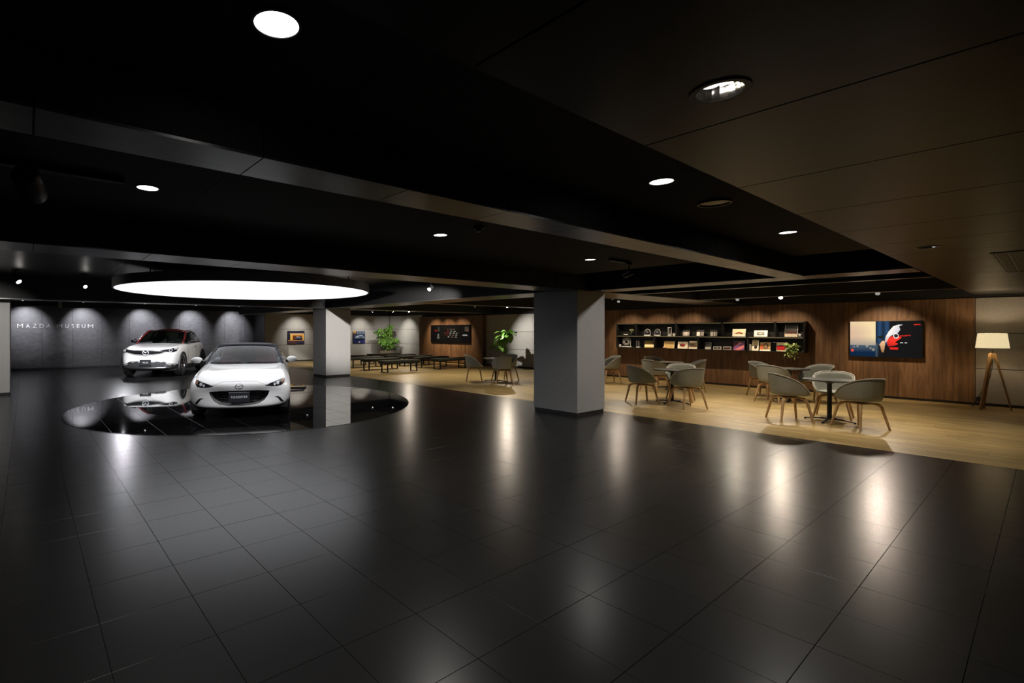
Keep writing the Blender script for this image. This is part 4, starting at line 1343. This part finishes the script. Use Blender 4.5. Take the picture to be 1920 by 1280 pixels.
chairs = [  # x, y, facing x, facing y, label
    ((10.17, 5.11), (.78, -.62), 'grey shell armchair at the left of the left front table'),
    ((10.24, 4.26), (.50, .86), 'grey shell armchair with its back to the camera, right of the left front table'),
    ((11.12, 4.76), (-.95, -.28), 'grey shell armchair behind the left front table, facing the camera'),
    ((12.30, 5.86), (.95, -.22), 'grey shell armchair left of the back table, nearest the shelf'),
    ((13.55, 6.42), (-.45, -.88), 'grey shell armchair half hidden behind another at the left back table'),
    ((13.22, 5.36), (-.5, .86), 'grey shell armchair at the right of the left back table'),
    ((13.22, 7.55), (-.78, .62), 'grey shell armchair cut off by the right edge of the near pillar'),
    ((13.50, 3.98), (-.25, -.97), 'grey shell armchair at the far left of the right back table'),
    ((12.45, 3.50), (.93, -.25), 'grey shell armchair with its back to us at the right back table'),
    ((13.22, 2.98), (-.85, .48), 'greenish grey shell armchair at the right of the right back table'),
    ((10.19, 2.65), (.65, -.76), 'grey shell armchair at the left of the right front table'),
    ((10.22, 1.78), (.52, .85), 'grey shell armchair nearest the camera, right of the right front table'),
    ((11.06, 2.26), (-.99, -.12), 'pale grey shell armchair behind the right front table, facing the camera'),
    ((10.53, 10.24), (.70, -.70), 'grey shell armchair at the left of the table left of the near pillar'),
    ((10.62, 9.26), (.50, .86), 'grey shell armchair with its back to us beside the near pillar'),
    ((11.50, 9.80), (-.96, -.20), 'grey shell armchair in front of the broad-leaved plant'),
]
ch0 = make_chair(chairs[0][2])
for k, ((x, y), (fx, fy), lab) in enumerate(chairs):
    rz = math.atan2(-fx, fy)
    if k == 0: ch0.location = (x, y, 0); ch0.rotation_euler = (0, 0, rz)
    else: dup(ch0, (x, y, 0), rz, lab)


def make_table(label, loc, rz):
    t = thing('cafe_table', label, 'table', loc, rz, 'round dark cafe tables')
    MB().lathe([(.001, .664), (.32, .664), (.35, .676), (.35, .688), (.347, .691), (.001, .691)], 56).build('tabletop', M_tabletop, t, smooth=35)
    MB().lathe([(.001, .05), (.036, .05), (.032, .09), (.032, .62), (.09, .655), (.09, .664), (.001, .664)], 24).build('column', M_bmetal, t, smooth=40)
    for k in range(4):
        a = PI / 2 * k
        M = Matrix.Rotation(a, 4, 'Z')
        MB().tube([(0, 0, .048), (.15, 0, .040), (.33, 0, .020)], [.026, .024, .018], 8, 0, M=M, flat=.55).cyl((.32, 0, 0), (.32, 0, .02), .018, n=10, M=M).build('foot', M_bmetal, t, smooth=50)
    return t


tabs = [((10.58, 2.21), 'round dark cafe table nearest the camera'), ((10.67, 4.73), 'round dark cafe table at the left front, before the shelf'), ((13.14, 5.92), 'round dark cafe table at the left back, close to the walnut wall'),
        ((12.98, 3.36), 'round dark cafe table at the right back, close to the walnut wall'), ((10.95, 9.78), 'round dark cafe table left of the near pillar')]
for k, ((x, y), lab) in enumerate(tabs):
    rz = math.atan2(.70, .03) + .0
    if k == 0: tb0 = make_table(lab, (x, y, 0), rz)
    else: dup(tb0, (x, y, 0), rz + (.0, .0, .3, .2, .45)[k], lab)

# ------------------------------------------------------------------ benches
def make_bench(label, loc):
    t = thing('upholstered_bench', label, 'bench', loc, 0, 'dark upholstered benches')
    MB().box(-.80, .80, -.225, .225, .335, .425).build('seat', M_bench, t, bevel=.018, seg=3, smooth=40)
    MB().box(-.77, .77, -.20, .20, .315, .335).build('frame', M_bmetal, t)
    for s in (-1, 1):
        x = s * .66
        MB().box(x - .025, x + .025, -.19, -.165, .022, .315).box(x - .025, x + .025, .165, .19, .022, .315).box(x - .025, x + .025, -.19, .19, 0, .022).build('sled_leg', M_bmetal, t, bevel=.003)
    return t


bl = [((10.82, 14.25), 'dark bench in the front row of the left column, nearest the tiles'), ((10.90, 15.55), 'dark bench in the second row of the left column'), ((10.95, 16.75), 'dark bench in the third row, partly hidden by the far pillar'), ((11.0, 17.95), 'dark bench at the back of the left column'),
      ((13.25, 14.20), 'dark bench in the front row of the right column, before the wide screen'), ((13.25, 15.30), 'dark bench in the second row of the right column'), ((13.25, 16.40), 'dark bench in the third row of the right column'), ((13.25, 17.50), 'dark bench in the fourth row of the right column'), ((13.2, 18.60), 'dark bench farthest back, in front of the planter')]
for k, ((x, y), lab) in enumerate(bl):
    if k == 0: bn0 = make_bench(lab, (x, y, 0))
    else: dup(bn0, (x, y, 0), 0, lab)

# ------------------------------------------------------------------ floor lamp
t = thing('tripod_floor_lamp', 'wooden tripod floor lamp with a lit cream shade', 'lamp', (14.58, .68, 0))
LT = Vector((0, 0, 1.02))
for k, (fx, fy) in enumerate(((-.20, .14), (.04, -.23), (.22, .12))):
    top = Vector((fx * .12, fy * .12, 1.06))
    d = Vector((fx, fy, 0))
    side = Vector((-fy, fx, 0)).normalized()
    mb = MB()
    q = []
    for p, w_ in ((d, .014), (top, .024)):
        o_ = d.normalized()
        q += [p - side * w_ - o_ * w_ * .7, p + side * w_ - o_ * w_ * .7, p + side * w_ + o_ * w_ * .7, p - side * w_ + o_ * w_ * .7]
    mb.add(q, [(0, 1, 2, 3), (4, 5, 6, 7), (0, 1, 5, 4), (1, 2, 6, 5), (2, 3, 7, 6), (3, 0, 4, 7)])
    mb.build('leg', M_leg, t, bevel=.003)
MB().cyl((0, 0, .96), (0, 0, 1.07), .035, n=14).build('hub', M_leg, t, smooth=40)
MB().cyl((0, 0, 1.06), (0, 0, 1.25), .012, n=10).build('stem', M_trim, t, smooth=40)
o = MB().lathe([(.212, 1.165), (.182, 1.44), (.179, 1.44), (.209, 1.165)], 56, closed=True).build('lamp_shade', M_shade, t, smooth=40)
MB().ball((0, 0, 1.29), .035, 14).build('light_bulb', M_downglow, t, smooth=60)
mb = MB()
for k in range(3):
    a = 2 * PI * k / 3
    mb.cyl((0, 0, 1.20), (.205 * math.cos(a), .205 * math.sin(a), 1.20), .003, n=6)
mb.build('shade_spider', M_trim, t)
MB().tube([(0.0, 0, 1.0), (.02, .0, .8), (-.01, .03, .6), (-.03, .08, .42), (-.02, .16, .25), (.08, .22, .08), (.25, .25, .012), (.42, .28, .008), (.58, .27, .05)], .005, 6).build('power_cord', M_cord, t, smooth=60)
l = bpy.data.lights.new('bulb', 'POINT'); l.energy = L_LAMP; l.color = WARM; l.shadow_soft_size = .04
o = bpy.data.objects.new('bulb', l); COL.objects.link(o); o.parent = t; o.location = (0, 0, 1.33)
t = thing('wall_socket', 'small dark wall socket by the lamp cord', 'socket', (15.199, .885, .08), RX)
MB().box(-.03, .03, -.008, 0, 0, .09).build('cover_plate', M_trim, t, bevel=.003)
MB().box(-.014, .014, -.03, -.008, .02, .05).build('plug', M_cord, t, bevel=.003)

# ------------------------------------------------------------------ plants
def leaf_pts(L, W, n=5, droop=.25, fold=.12):
    vs = []; fs = []
    for i in range(n + 1):
        s = i / n
        wd = W * math.sin(PI * min(1, s * .96 + .03)) ** .8 * (1 - .25 * s)
        z = -droop * L * s * s
        vs += [(-wd, L * s, z + fold * wd), (0, L * s, z), (wd, L * s, z + fold * wd)]
    for i in range(n):
        a = i * 3
        fs += [(a, a + 1, a + 4, a + 3), (a + 1, a + 2, a + 5, a + 4)]
    return vs, fs


r2 = random.Random(5)
t = thing('potted_umbrella_plant', 'bushy green plant in a low wooden planter in the far corner', 'plant', (14.95, 20.75, 0))
mb = MB()
pts = []
for k in range(22):
    a0, a1 = 2 * PI * k / 22, 2 * PI * (k + 1) / 22 - .02
    mb_ = MB()
    q = [(.44 * math.cos(a0), .44 * math.sin(a0)), (.44 * math.cos(a1), .44 * math.sin(a1)), (.41 * math.cos(a1), .41 * math.sin(a1)), (.41 * math.cos(a0), .41 * math.sin(a0))]
    mb_.slab(q, 0, .47).build('planter_slat', M_basket, t)
MB().lathe([(.001, .02), (.40, .02), (.40, .42), (.001, .42)], 28).build('soil', M_soil, t, smooth=40)
mbs = MB(); mbl = MB()
lv, lf = leaf_pts(.19, .028, 4, .5)
tips = []
for k in range(10):
    a = 2 * PI * k / 10 + r2.uniform(-.3, .3); rr = r2.uniform(.15, .5); h = r2.uniform(.75, 1.72)
    if k < 3: rr *= .4; h = r2.uniform(1.5, 1.75)
    p0 = Vector((.12 * math.cos(a), .12 * math.sin(a), .42)); p3 = Vector((rr * math.cos(a), rr * math.sin(a), h))
    path = [p0.lerp(p3, q) + Vector((0, 0, .12 * math.sin(PI * q))) for q in (0, .3, .6, 1)]
    mbs.tube(path, [.016, .013, .01, .006], 6)
    for q in (.35, .5, .62, .74, .86, .95, 1.):
        f = q * 3; i = min(int(f), 2)
        tips.append((path[i].lerp(path[i + 1], f - i), a))
for p, a in tips:
    for _ in range(3):
        d = Vector((math.cos(a + r2.uniform(-1.6, 1.6)), math.sin(a + r2.uniform(-1.6, 1.6)), r2.uniform(-.2, .7))) * r2.uniform(.05, .18)
        c = p + d
        mbs.tube([p, c], .004, 5)
        spin = r2.uniform(0, 6)
        for k in range(7):
            M = Matrix.Translation(c) @ Matrix.Rotation(spin + 2 * PI * k / 7, 4, 'Z') @ Matrix.Rotation(r2.uniform(-.5, .1), 4, 'X') @ Matrix.Scale(r2.uniform(.8, 1.25), 4)
            mbl.add(lv, lf, 0, M)
mbs.build('stems', M_stem, t, smooth=60)
o = mbl.build('foliage', M_leaf, t, smooth=70); o['kind'] = 'stuff'

t = thing('fiddle_leaf_plant', 'tall plant with big round green leaves left of the near pillar', 'plant', (14.62, 12.55, 0))
MB().lathe([(.001, .01), (.19, .01), (.23, .38), (.21, .38), (.20, .34), (.001, .34)], 32).build('plant_pot', M_clad, t, smooth=40)
MB().lathe([(.001, .33), (.20, .33), (.20, .345), (.001, .345)], 24).build('soil', M_soil, t, smooth=40)
trunk = [(.0, 0, .3), (.04, .06, .55), (-.02, .14, .75), (-.06, .22, .95), (-.03, .18, 1.1), (.0, .05, 1.25), (0, -.05, 1.42)]
MB().tube(trunk, [.022, .02, .018, .017, .015, .012, .008], 8).build('trunk', M_stem, t, smooth=60)
lv, lf = leaf_pts(.34, .125, 6, .35, .1)
leaf_me = mesh_of(MB().add(lv, lf), 'leaf', M_leaf, 60)
br = [(-.06, .22, .95), (0, .05, 1.25), (-.02, .1, 1.2), (0, -.05, 1.42), (0, -.05, 1.42)]
for k in range(46):
    if k < 3: c = Vector((.04, .06, .56)); a = -2.2 + k * .9; p = .1; sc_ = .6
    else:
        c = Vector(br[k % 5]) + Vector((r2.uniform(-.10, .10), r2.uniform(-.24, .24), r2.uniform(-.10, .12))); a = k * 2.4; p = r2.uniform(-1.1, .15); sc_ = r2.uniform(.75, 1.15)
    o = link('leaf', leaf_me, t)
    o.matrix_local = Matrix.Translation(c) @ Matrix.Rotation(a, 4, 'Z') @ Matrix.Rotation(p, 4, 'X') @ Matrix.Scale(sc_, 4)

# ------------------------------------------------------------------ wall shelf and the things on it
SY0, SY1 = 3.57, 8.30         # along the wall
XF, XB = 14.90, 15.19
ZB, ZM, ZT = .975, 1.335, 1.70
TH = .018
t = thing('wall_shelf', 'long black two-row open shelf on the walnut wall', 'shelf', (15.19, (SY0 + SY1) / 2, 0), RX)
hw = (SY1 - SY0) / 2
sx = lambda Y: (SY0 + SY1) / 2 - Y      # world Y -> local x
dp = XB - XF
for nm, z in (('bottom_board', ZB - TH), ('middle_board', ZM - TH), ('top_board', ZT)):
    MB().box(-hw, hw, -dp, 0, z, z + TH).build(nm, M_bmetal, t, bevel=.002)
MB().box(-hw, hw, -.008, 0, ZB, ZT).build('back_board', M_bmetal, t)
for x in (-hw, hw - TH): MB().box(x, x + TH, -dp, -.008, ZB, ZT).build('end_board', M_bmetal, t, bevel=.002)
for Y in (7.673, 6.507, 5.333, 4.158): MB().box(sx(Y) - .009, sx(Y) + .009, -dp + .004, -.008, ZM, ZT).build('divider', M_bmetal, t)
for Y in (7.119, 5.934, 4.748): MB().box(sx(Y) - .009, sx(Y) + .009, -dp + .004, -.008, ZB, ZM - TH).build('divider', M_bmetal, t)
for z, ys in ((ZT, (SY1, 7.673, 6.507, 5.333, 4.158, SY0)), (ZM - TH, (SY1, 7.119, 5.934, 4.748, SY0))):
    for a, b in zip(ys, ys[1:]):
        MB().box(sx(a) + .03, sx(b) - .03, -dp + .012, -dp + .022, z - .006, z - .0005).build('led_strip', M_led, t)
        l = bpy.data.lights.new('led', 'AREA'); l.shape = 'RECTANGLE'; l.size = (a - b) - .08; l.size_y = .012; l.energy = 1.5 * (a - b); l.color = (1., .80, .52)
        o = bpy.data.objects.new('led', l); COL.objects.link(o); o.parent = t; o.location = (sx((a + b) / 2), -dp + .02, z - .012); o.rotation_euler = (math.radians(-22), 0, 0)


def shelf_thing(name, label, cat, Y0, Y1, row, x=15.06, group=None):
    t = thing(name, label, cat, (x, (Y0 + Y1) / 2, ZM if row else ZB), RX, group)
    return t, abs(Y0 - Y1)


def frame(name, label, Y0, Y1, row, ht, art, border=.02, bcol=M_card, tilt=-.18, nx=24, ny=20, cat='picture', x=15.05, group='pictures on the wall shelf', dpt=.014):
    t, wd = shelf_thing(name, label, cat, Y0, Y1, row, x, group)
    wd *= .94
    M = Matrix.Rotation(tilt, 4, 'X')
    MB().box(-wd / 2, wd / 2, 0, dpt, .001, ht, 0, M).build('frame' if border else 'cover', bcol, t, bevel=.0015, seg=1)
    me = ink_sheet(wd - 2 * border, ht - 2 * border, nx, ny, art, M_print, -.0012, tilt)
    o = link('picture', me, t); o.location = (0, -math.sin(-tilt) * 0, 0)
    off = M @ Vector((0, 0, border)); o.location = off
    MB().box(-.03, .03, .012, .02, 0, ht * .6, 0, Matrix.Translation((0, .06, 0)) @ Matrix.Rotation(.18, 4, 'X')).build('easel_back', M_trim, t)
    return t


def glossy(top, bot, cut):
    return lambda u, v: mixc(srgb(top), (.02, .02, .02), .6) if v < cut else mixc(srgb(bot), srgb(top), abs(u - .5) * 1.2 + (v - cut) * .3)


def blob_car(bg, car, cv=.55, lo=None):
    def f(u, v):
        c = srgb(bg)
        if lo and v > .82: c = srgb(lo)
        if inpoly(u, v, [(.14, cv + .10), (.16, cv), (.32, cv - .05), (.42, cv - .14), (.62, cv - .14), (.74, cv - .03), (.88, cv + .02), (.88, cv + .10)]): c = mixc(srgb(car), (.01, .01, .01), (v - cv) * 5)
        if (ell(u, v, .29, cv + .10, .06, .07) < 1) or (ell(u, v, .73, cv + .10, .06, .07) < 1): c = (.01, .01, .01)
        return c
    return f


# upper row, left to right
t, wd = shelf_thing('stone_dish', 'white stones in a small dish at the upper shelf left end', 'ornament', 8.19, 7.98, 1)
MB().lathe([(.001, .002), (.09, .002), (.105, .018), (.098, .018), (.085, .008), (.001, .008)], 28).build('dish', M_clad, t, smooth=40)
for k in range(7): MB().ball((r2.uniform(-.06, .06), r2.uniform(-.05, .05), .022 + .014 * (k % 2)), .022, 10, sq=(1, .8, .7)).build('stone', M_card, t, smooth=60)
t, wd = shelf_thing('flower_vase', 'pale flowers in a small glass vase on the upper shelf', 'vase', 7.96, 7.80, 1)
MB().lathe([(.001, .002), (.035, .002), (.045, .09), (.041, .09), (.032, .008), (.001, .008)], 24).build('vase', M_crystal, t, smooth=50)
mb = MB()
for k in range(7):
    a = k * 2.4; p = Vector((.05 * math.cos(a), .04 * math.sin(a), .13 + .008 * k)); mb.tube([(0, 0, .02), (0, 0, .08), p], .003, 5)
    MB().lathe([(.001, 0), (.016, .008), (.030, .028), (.024, .030), (.001, .012)], 10, M=Matrix.Translation(p)).build('flower', M_leaf2 if k % 3 == 0 else M_card, t, smooth=60)
mb.build('stems', M_leaf2, t)


def trophy_arch(label, Y0, Y1):
    t, wd = shelf_thing('glass_trophy', label, 'trophy', Y0, Y1, 1, group='arched glass trophies')
    out = [(-.08, .03), (-.08, .13), (-.05, .18), (0, .205), (.05, .18), (.08, .13), (.08, .03)]
    MB().prism(out, -.014, .014).build('glass_plate', M_crystal, t, bevel=.003)
    MB().tube([(x, 0, z) for x, z in out], .009, 6).build('bright_edge', M_crystaledge, t, smooth=60)
    MB().box(-.09, .09, -.035, .035, 0, .03).build('base', M_crystaledge, t, bevel=.004)
    MB().lathe([(.001, -.001), (.04, -.001), (.04, .001), (.001, .001)], 20, M=Matrix.Translation((0, -.016, .12)) @ Matrix.Rotation(PI / 2, 4, 'X')).build('medallion', M_steel, t, smooth=40)


trophy_arch('arched glass trophy, left of the pair on the upper shelf', 7.48, 7.30)
trophy_arch('arched glass trophy, right of the pair beside the hourglass', 7.19, 7.00)
t, wd = shelf_thing('hourglass', 'clear glass hourglass on the upper shelf', 'hourglass', 6.80, 6.69, 1)
MB().lathe([(.045, .012), (.048, .06), (.03, .105), (.007, .125), (.03, .145), (.048, .19), (.045, .238)], 28).build('glass_bulb', M_crystal, t, smooth=60)
MB().lathe([(.001, .013), (.044, .013), (.040, .04), (.001, .06)], 20).build('sand', M_card, t, smooth=50)
mb = MB()
for z in (0, .238): mb.lathe([(.001, z), (.054, z), (.054, z + .012), (.001, z + .012)], 28)
mb.build('end_plates', M_crystaledge, t, smooth=40)
for k in range(3): MB().cyl((.048 * math.cos(k * 2.1), .048 * math.sin(k * 2.1), .01), (.048 * math.cos(k * 2.1), .048 * math.sin(k * 2.1), .24), .004, n=6).build('rod', M_crystaledge, t)
t, wd = shelf_thing('white_cube', 'tiny white cube beside the hourglass', 'ornament', 6.65, 6.59, 1)
MB().box(-.03, .03, -.03, .03, 0, .07).build('cube', M_card, t, bevel=.004)
MB().box(-.02, .02, -.0315, -.030, .02, .05).build('face_plate', M_steel, t)
frame('framed_photo', 'small dark-topped glossy photo, first of three on the upper shelf', 6.40, 6.19, 1, .175, glossy('#3a3838', '#d8d2d0', .30), .008, M_trim)
frame('framed_photo', 'small dark-topped glossy photo, second of three, with two bright halves', 6.03, 5.82, 1, .175, lambda u, v: (.02, .02, .02) if v < .3 or abs(u - .5) < .05 else srgb('#e4dcdc') if u < .5 else srgb('#8c8688'), .008, M_trim)
frame('framed_photo', 'small dark-topped glossy photo, third of three, with grey stripes', 5.69, 5.49, 1, .175, lambda u, v: (.02, .02, .02) if v < .3 else mixc(srgb('#e0dcda'), srgb('#6c6a6a'), .5 + .5 * math.sin(u * 17)), .008, M_trim)
frame('framed_photo', 'white-bordered picture of an orange-brown car on the upper shelf', 5.15, 4.83, 1, .205, blob_car('#efe3c4', '#9a4a20', .55, '#f4efe4'), .012, M_card)
frame('framed_photo', 'white-matted picture of a small grey car on the upper shelf', 4.66, 4.35, 1, .165, lambda u, v: mixc(srgb('#70706e'), srgb('#d8d8d4'), 1 - ell(u, v, .5, .5, .25, .13)) if .2 < u < .8 and .24 < v < .78 else srgb('#f2f0ec'), .010, M_card)
frame('standing_book', 'large black book with a dark red car at the upper right', 4.01, 3.74, 1, .31, lambda u, v: (mixc(srgb('#e8e0d0'), srgb('#c03028') if int(u * 9 + v * 14) % 3 == 0 else srgb('#5a9080'), .75 if int(u * 7 + v * 20) % 2 else .1) if v > .74 else mixc(srgb('#4a0c10'), (.01, .01, .012), ell(u, v, .5, .60, .5, .13)) if .45 < v < .72 else (.01, .012, .014)), 0.004, M_card, cat='book')
t, wd = shelf_thing('silver_cube', 'small silver cube at the upper right shelf end', 'ornament', 3.735, 3.665, 1)
MB().box(-.034, .034, -.034, .034, 0, .075).build('cube', M_steel, t, bevel=.004)
MB().ball((0, -.03, .038), .022, 12, sq=(1, .5, 1)).build('bright_boss', M_card, t, smooth=60)
# lower row, left to right
t, wd = shelf_thing('crystal_ball', 'small clear crystal at the lower shelf left end', 'ornament', 8.285, 8.215, 0)
MB().ball((0, 0, .045), .035, 16).build('ball', M_crystaledge, t, smooth=60)
MB().box(-.03, .03, -.025, .025, 0, .015).build('base', M_crystaledge, t, bevel=.003)
t, wd = shelf_thing('crystal_plaque', 'big square crystal plaque with engraved rings on the lower shelf', 'trophy', 8.18, 7.90, 0)
MB().box(-.125, .125, -.02, .02, .03, .27).build('glass_plate', M_crystal, t, bevel=.006)
MB().tube([(-.125, -.005, .05), (-.125, -.005, .24), (-.08, -.005, .285), (.08, -.005, .285), (.125, -.005, .24), (.125, -.005, .05)], .007, 6).build('bright_edge', M_crystaledge, t, smooth=60)
for r_ in (.10, .075, .05):
    MB().tube([(r_ * math.cos(2 * PI * k / 32), -.022, .16 + r_ * math.sin(2 * PI * k / 32)) for k in range(32)], .004, 5, closed=True).build('engraved_ring', M_crystaledge, t, smooth=60)
MB().box(-.145, .145, -.04, .04, 0, .03).build('base', M_crystaledge, t, bevel=.004)
t, wd = shelf_thing('crystal_obelisk', 'slim crystal obelisk on the lower shelf', 'trophy', 7.715, 7.63, 0)
MB().add([(-.03, -.03, .02), (.03, -.03, .02), (.03, .03, .02), (-.03, .03, .02), (-.03, -.03, .20), (.03, -.03, .20), (.03, .03, .26), (-.03, .03, .26)],
         [(3, 2, 1, 0), (4, 5, 6, 7), (0, 1, 5, 4), (1, 2, 6, 5), (2, 3, 7, 6), (3, 0, 4, 7)]).build('glass_column', M_crystal, t, bevel=.003)
MB().tube([(-.03, -.03, .02), (-.03, -.03, .20), (.03, -.03, .20), (.03, -.03, .02)], .003, 5).build('bright_edge', M_crystaledge, t)
MB().box(-.042, .042, -.042, .042, 0, .02).build('base', M_crystaledge, t, bevel=.003)
frame('framed_photo', 'gold-toned plaque with a bright lower half on the lower shelf', 7.49, 7.19, 0, .21, lambda u, v: mixc(srgb('#6a5a20'), srgb('#2c2408'), abs(u - .4)) if v < .55 else srgb('#efe4bc') if v < .9 else srgb('#c8a850'), .006, M_steel, tilt=-.12)
frame('standing_book', 'beige book covered in fine writing on the lower shelf', 6.92, 6.61, 0, .205, lambda u, v: mixc(srgb('#c8b078'), srgb('#85683c'), .8 if (int(u * 23) * 7 + int(v * 19) * 11) % 5 < 2 and .1 < u < .92 else 0), .0, M_card, cat='book')
t, wd = shelf_thing('pink_stone', 'small pink stone before the beige book', 'ornament', 6.905, 6.80, 0, 14.965)
MB().ball((0, 0, .022), .04, 14, sq=(1.2, .8, .55)).build('stone', pm('pink_stone', (.62, .36, .30), .6, var=.25), t, smooth=60)
MB().box(-.04, .04, -.02, .02, 0, .004).build('foot', M_trim, t)
frame('framed_photo', 'cream picture of a dark red rounded shape on the lower shelf', 6.53, 6.24, 0, .20, lambda u, v: srgb('#9a2a24') if ell(u, v, .50, .42, .20, .16) < 1 else srgb('#15100e') if ell(u, v, .46, .50, .30, .26) < 1 else srgb('#ded2bc'), .010, M_card)
frame('framed_photo', 'leaning picture with dark and white bands on the lower shelf', 6.23, 6.0, 0, .225, lambda u, v: srgb('#efe6d2') if v > .86 or v < .16 else srgb('#3a2a1a') if .30 < v < .42 + .05 * math.sin(u * 5) or .5 < v < .74 else srgb('#a8977a'), .006, M_card, tilt=-.25)
frame('framed_photo', 'small picture, black above and white below, on the lower shelf', 5.81, 5.64, 0, .20, lambda u, v: srgb('#b8b8b4') if v > .68 else mixc((.02, .024, .024), (.12, .13, .13), u * .5), .006, M_steel)
frame('small_photo', 'small white-framed photo of a white car, left of two low ones', 5.60, 5.40, 0, .085, blob_car('#2a2a2c', '#e8e8e4', .55), .012, M_card, nx=16, ny=8, group='two low white-framed photos')
frame('small_photo', 'small white-framed photo of a dark red car, right of two low ones', 5.36, 5.16, 0, .085, blob_car('#2a2a2c', '#7a2a2e', .55), .012, M_card, nx=16, ny=8, group='two low white-framed photos')
frame('standing_book', 'book with a pink and violet cover on the lower shelf', 5.13, 4.86, 0, .25, lambda u, v: (.03, .006, .01) if v < .35 and not (u > .4 and v > .18 and ell(u, v, .75, .3, .3, .12) < 1) else mixc(srgb('#e88a90'), srgb('#6a4a8a'), .5 + .5 * math.sin(u * 6 + v * 9)) if u + v > .75 else srgb('#4a2036'), .0, M_card, cat='book')
t, wd = shelf_thing('upright_booklet', 'thin upright white booklet beside the shelf divider', 'book', 4.728, 4.715, 0)
MB().box(-.006, .006, -.10, .08, 0, .165).build('pages', M_card, t)
MB().box(-.0075, .0075, -.102, -.10, 0, .166).build('spine', M_steel, t)
frame('standing_book', 'narrow white magazine with a dark round figure', 4.70, 4.545, 0, .285, lambda u, v: srgb('#28242a') if ell(u, v, .55, .68, .24, .16) < 1 else srgb('#c8b68a') if .2 < v < .5 and .2 < u < .85 else srgb('#efe8d6'), .0, M_card, cat='book', tilt=-.2)
frame('standing_book', 'white-based book with an orange curved figure', 4.53, 4.29, 0, .225, lambda u, v: srgb('#f2ece0') if v > .86 else srgb('#c05a34') if ell(u, v, .18, .55, .13, .32) < 1 else srgb('#3a2c26') if .3 < ell(u, v, .55, .45, .30, .38) < .75 and u > .35 else srgb('#a88c66'), .0, M_card, cat='book')
t, wd = shelf_thing('glass_block', 'grey clear glass block at the right of the lower shelf', 'ornament', 4.255, 4.17, 0)
MB().box(-.042, .042, -.03, .03, .001, .225).build('block', M_crystal, t, bevel=.005)
MB().box(-.042, .042, .02, .028, .01, .215).build('back_film', M_clad, t)
frame('framed_photo', 'cream picture of a red rounded car shape at the lower right', 4.175, 3.945, 0, .225, lambda u, v: srgb('#a8141c') if inpoly(u, v, [(.0, .40), (.6, .36), (.78, .44), (.82, .62), (.74, .82), (.5, .88), (.0, .84)]) else srgb('#1c1012') if inpoly(u, v, [(.0, .34), (.64, .30), (.86, .42), (.88, .66), (.78, .90), (.0, .92)]) else srgb('#cfc2a4'), .006, M_card)
t, wd = shelf_thing('trailing_plant', 'trailing green plant hanging over the lower shelf edge', 'plant', 3.93, 3.75, 0, 14.985)
MB().lathe([(.001, .002), (.05, .002), (.062, .10), (.055, .10), (.05, .08), (.001, .08)], 24).build('plant_pot', M_clad, t, smooth=40)
mbl = MB(); mbs = MB()
lv, lf = leaf_pts(.075, .019, 3, .5)
r2 = random.Random(21)
for k in range(40):
    a = r2.uniform(PI, 2 * PI) if k > 8 else r2.uniform(0, PI)
    rr = r2.uniform(.05, .11); drop = r2.uniform(.08, .30) if k > 8 and k % 2 else r2.uniform(-.10, .02)
    top = Vector((.3 * rr * math.cos(a), .3 * rr * math.sin(a), .09)); mid = Vector((rr * 1.1 * math.cos(a), min(.04, rr * 1.1 * math.sin(a)), .16)); end = Vector((rr * 1.35 * math.cos(a), min(.04, -.03 + rr * 1.0 * math.sin(a)), .13 - drop))
    path = [top, mid, (mid + end) / 2 + Vector((0, -.01, .01)), end]
    mbs.tube(path, .002, 5)
    for q in range(7):
        f = .6 + q * .38; i = min(int(f), 2); p = path[i].lerp(path[i + 1], min(1, f - i))
        M = Matrix.Translation(p) @ Matrix.Rotation(r2.uniform(0, 6.3), 4, 'Z') @ Matrix.Rotation(r2.uniform(-1.2, .2), 4, 'X')
        mbl.add(lv, lf, 0, M)
mbs.build('vines', M_leaf2, t)
o = mbl.build('foliage', M_leaf2, t, smooth=70); o['kind'] = 'stuff'
t, wd = shelf_thing('dark_bowl', 'dark bowl with a silver foot at the lower right shelf end', 'bowl', 3.72, 3.61, 0, 15.12)
MB().lathe([(.001, .03), (.035, .03), (.05, .09), (.05, .15), (.045, .15), (.043, .09), (.001, .045)], 28).build('bowl', M_trim, t, smooth=40)
MB().lathe([(.001, .0), (.05, .0), (.045, .012), (.015, .03), (.001, .03)], 24).build('foot', M_steel, t, smooth=40)

# ------------------------------------------------------------------ caption board on the floor behind the roadster
t = thing('caption_board', 'low printed board lying on the floor behind the roadster', 'board', (5.62, 11.95, 0), math.radians(-28))
MB().box(-.30, .30, -.16, .16, .003, .03).build('tray', M_bmetal, t, bevel=.004)
me = ink_sheet(.54, .28, 30, 14, lambda u, v: srgb('#d8c090') if (int(u * 13) * 5 + int(v * 7) * 3) % 4 < 2 else srgb('#5a4a34') if (int(u * 9) + int(v * 5)) % 2 else srgb('#b8ac98'), M_print, 0)
o = link('picture', me, t); o.rotation_euler = (-PI / 2, 0, 0); o.location = (0, -.14, .0312)
